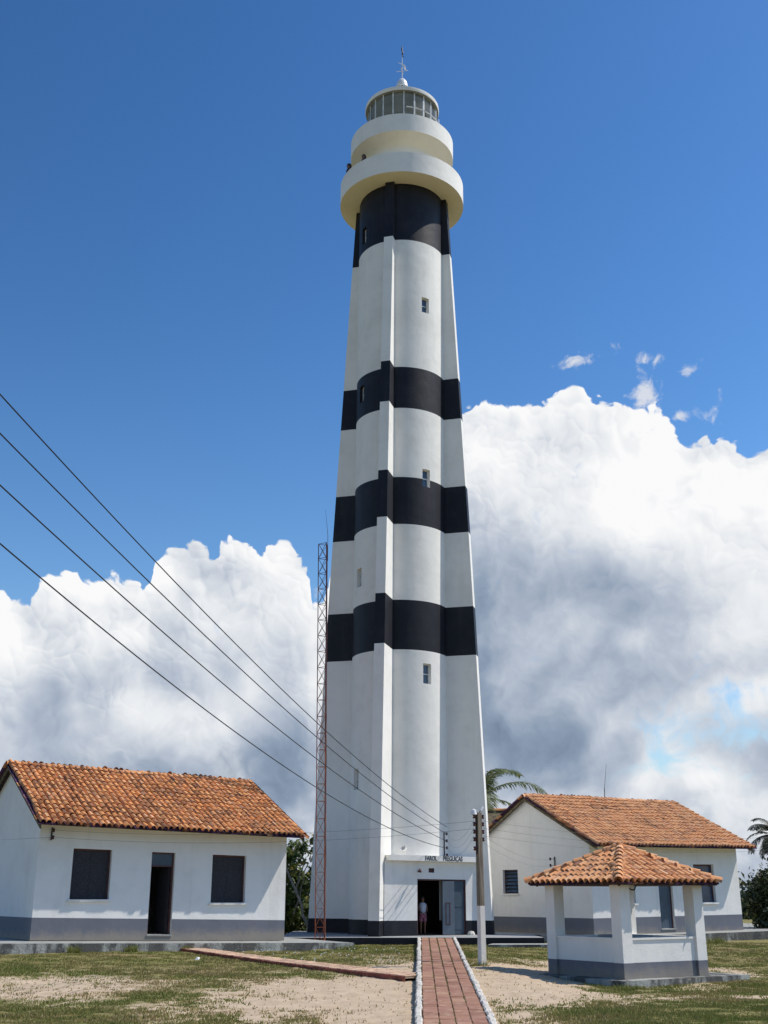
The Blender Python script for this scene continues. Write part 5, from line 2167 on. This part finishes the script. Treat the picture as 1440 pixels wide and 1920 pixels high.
# weeds growing along edges: clumps of longer blades
def weed(label, x, y, r, hgt, n, seed, group='weed tufts along the edges'):
    g = np.random.default_rng(seed)
    a = g.uniform(0, 2 * math.pi, n)
    rr_ = r * np.sqrt(g.random(n))
    X, Y = x + rr_ * np.cos(a), y + rr_ * np.sin(a)
    o = blades('weed_tuft', X, Y, hgt * g.uniform(.4, 1, n), .012, g.uniform(0, .55, n), M['grass'], seed + 1, None, .9)
    del o['kind']
    return tag(o, label, 'weed', group)


wx = [toA(.75, -1.68), toA(2.4, -1.66), toA(4.1, -1.62)]
weed('leafy weed tuft below the terrace edge, under the left window', wx[0][0], wx[0][1], .16, .26, 150, 71)
weed('leafy weed tuft below the terrace edge, between left window and door', wx[1][0], wx[1][1], .18, .26, 170, 72)
weed('small weed tuft below the terrace edge just before the side path', wx[2][0], wx[2][1], .13, .24, 110, 73)
weed('green weed tuft around the foot of the weathered pole', PX - .15, PY - .1, .3, .16, 170, 74)
weed('green weed tuft in front of the gazebo slab', 5.3, 26.6, .28, .15, 200, 75)
weed('green weed tuft at the right end of the mast terrace', toA(L_HOUSE + 1.4, -1.6)[0], toA(L_HOUSE + 1.4, -1.6)[1], .35, .2, 200, 76)
weed('green weed tuft below the right terrace', 11.9, 42.9, .35, .3, 200, 77)

# fallen leaves and bits of straw
n = 900
X = g6.uniform(-8.5, 9, n)
Y = g6.uniform(17, 34, n)
k_ = np.abs(X - (1.06 + .032 * (Y - 18))) > .7
X, Y = X[k_], Y[k_]
lx = (X - GA.x) * ca33 + (Y - GA.y) * sa33
ly = -(X - GA.x) * sa33 + (Y - GA.y) * ca33
k_ = ~((lx > -.4) & (lx < GW + 1.1) & (ly > -.4) & (ly < GD + .4))
X, Y = X[k_], Y[k_]
n = len(X)
Z = ground_z(X, Y) + .022
a = g6.uniform(0, 6.28, n)
sz = g6.uniform(.012, .04, n)
dx, dy = np.cos(a) * sz, np.sin(a) * sz
V = np.stack([np.stack([X - dx, Y - dy, Z], -1), np.stack([X + dy * .4, Y - dx * .4, Z + .012], -1), np.stack([X + dx, Y + dy, Z + .006], -1), np.stack([X - dy * .4, Y + dx * .4, Z + .012], -1)], 1).reshape(-1, 3)
stuff(arrays_mesh('fallen_leaves', V, np.arange(len(V)).reshape(-1, 4), M['dry_leaf']))

# tiny white flowers in the lawn left of the brick path, and pale crumbs of shell on the sand
n = 60
X = g6.uniform(-4.5, .6, n)
Y = g6.uniform(30.5, 38, n)
lx = (X - S0.x) * sdir_.x + (Y - S0.y) * sdir_.y
ly = (X - S0.x) * sn.x + (Y - S0.y) * sn.y
k_ = ly > 1.1
X, Y = X[k_], Y[k_]
Z = ground_z(X, Y) + .05
s = .012
V = np.stack([np.stack([X - s, Y, Z - s], -1), np.stack([X + s, Y, Z - s], -1), np.stack([X + s, Y + .01, Z + s], -1), np.stack([X - s, Y + .01, Z + s], -1)], 1).reshape(-1, 3)
stuff(arrays_mesh('lawn_flowers', V, np.arange(len(V)).reshape(-1, 4), M['paper']))
mb = MB()
for i in range(1):
    mb.mesh([(-.06, -.03, 0), (.05, -.04, .01), (.07, .04, .06), (-.04, .05, .05), (0, 0, .08)], [(0, 1, 4), (1, 2, 4), (2, 3, 4), (3, 0, 4)])
pp = tag(mb.build('paper_scrap', M['paper']), 'crumpled white paper scrap lying on the lawn before the side path', 'litter')
pp.location = (-4.84, 31.2, gz(-4.84, 31.2) + .02)
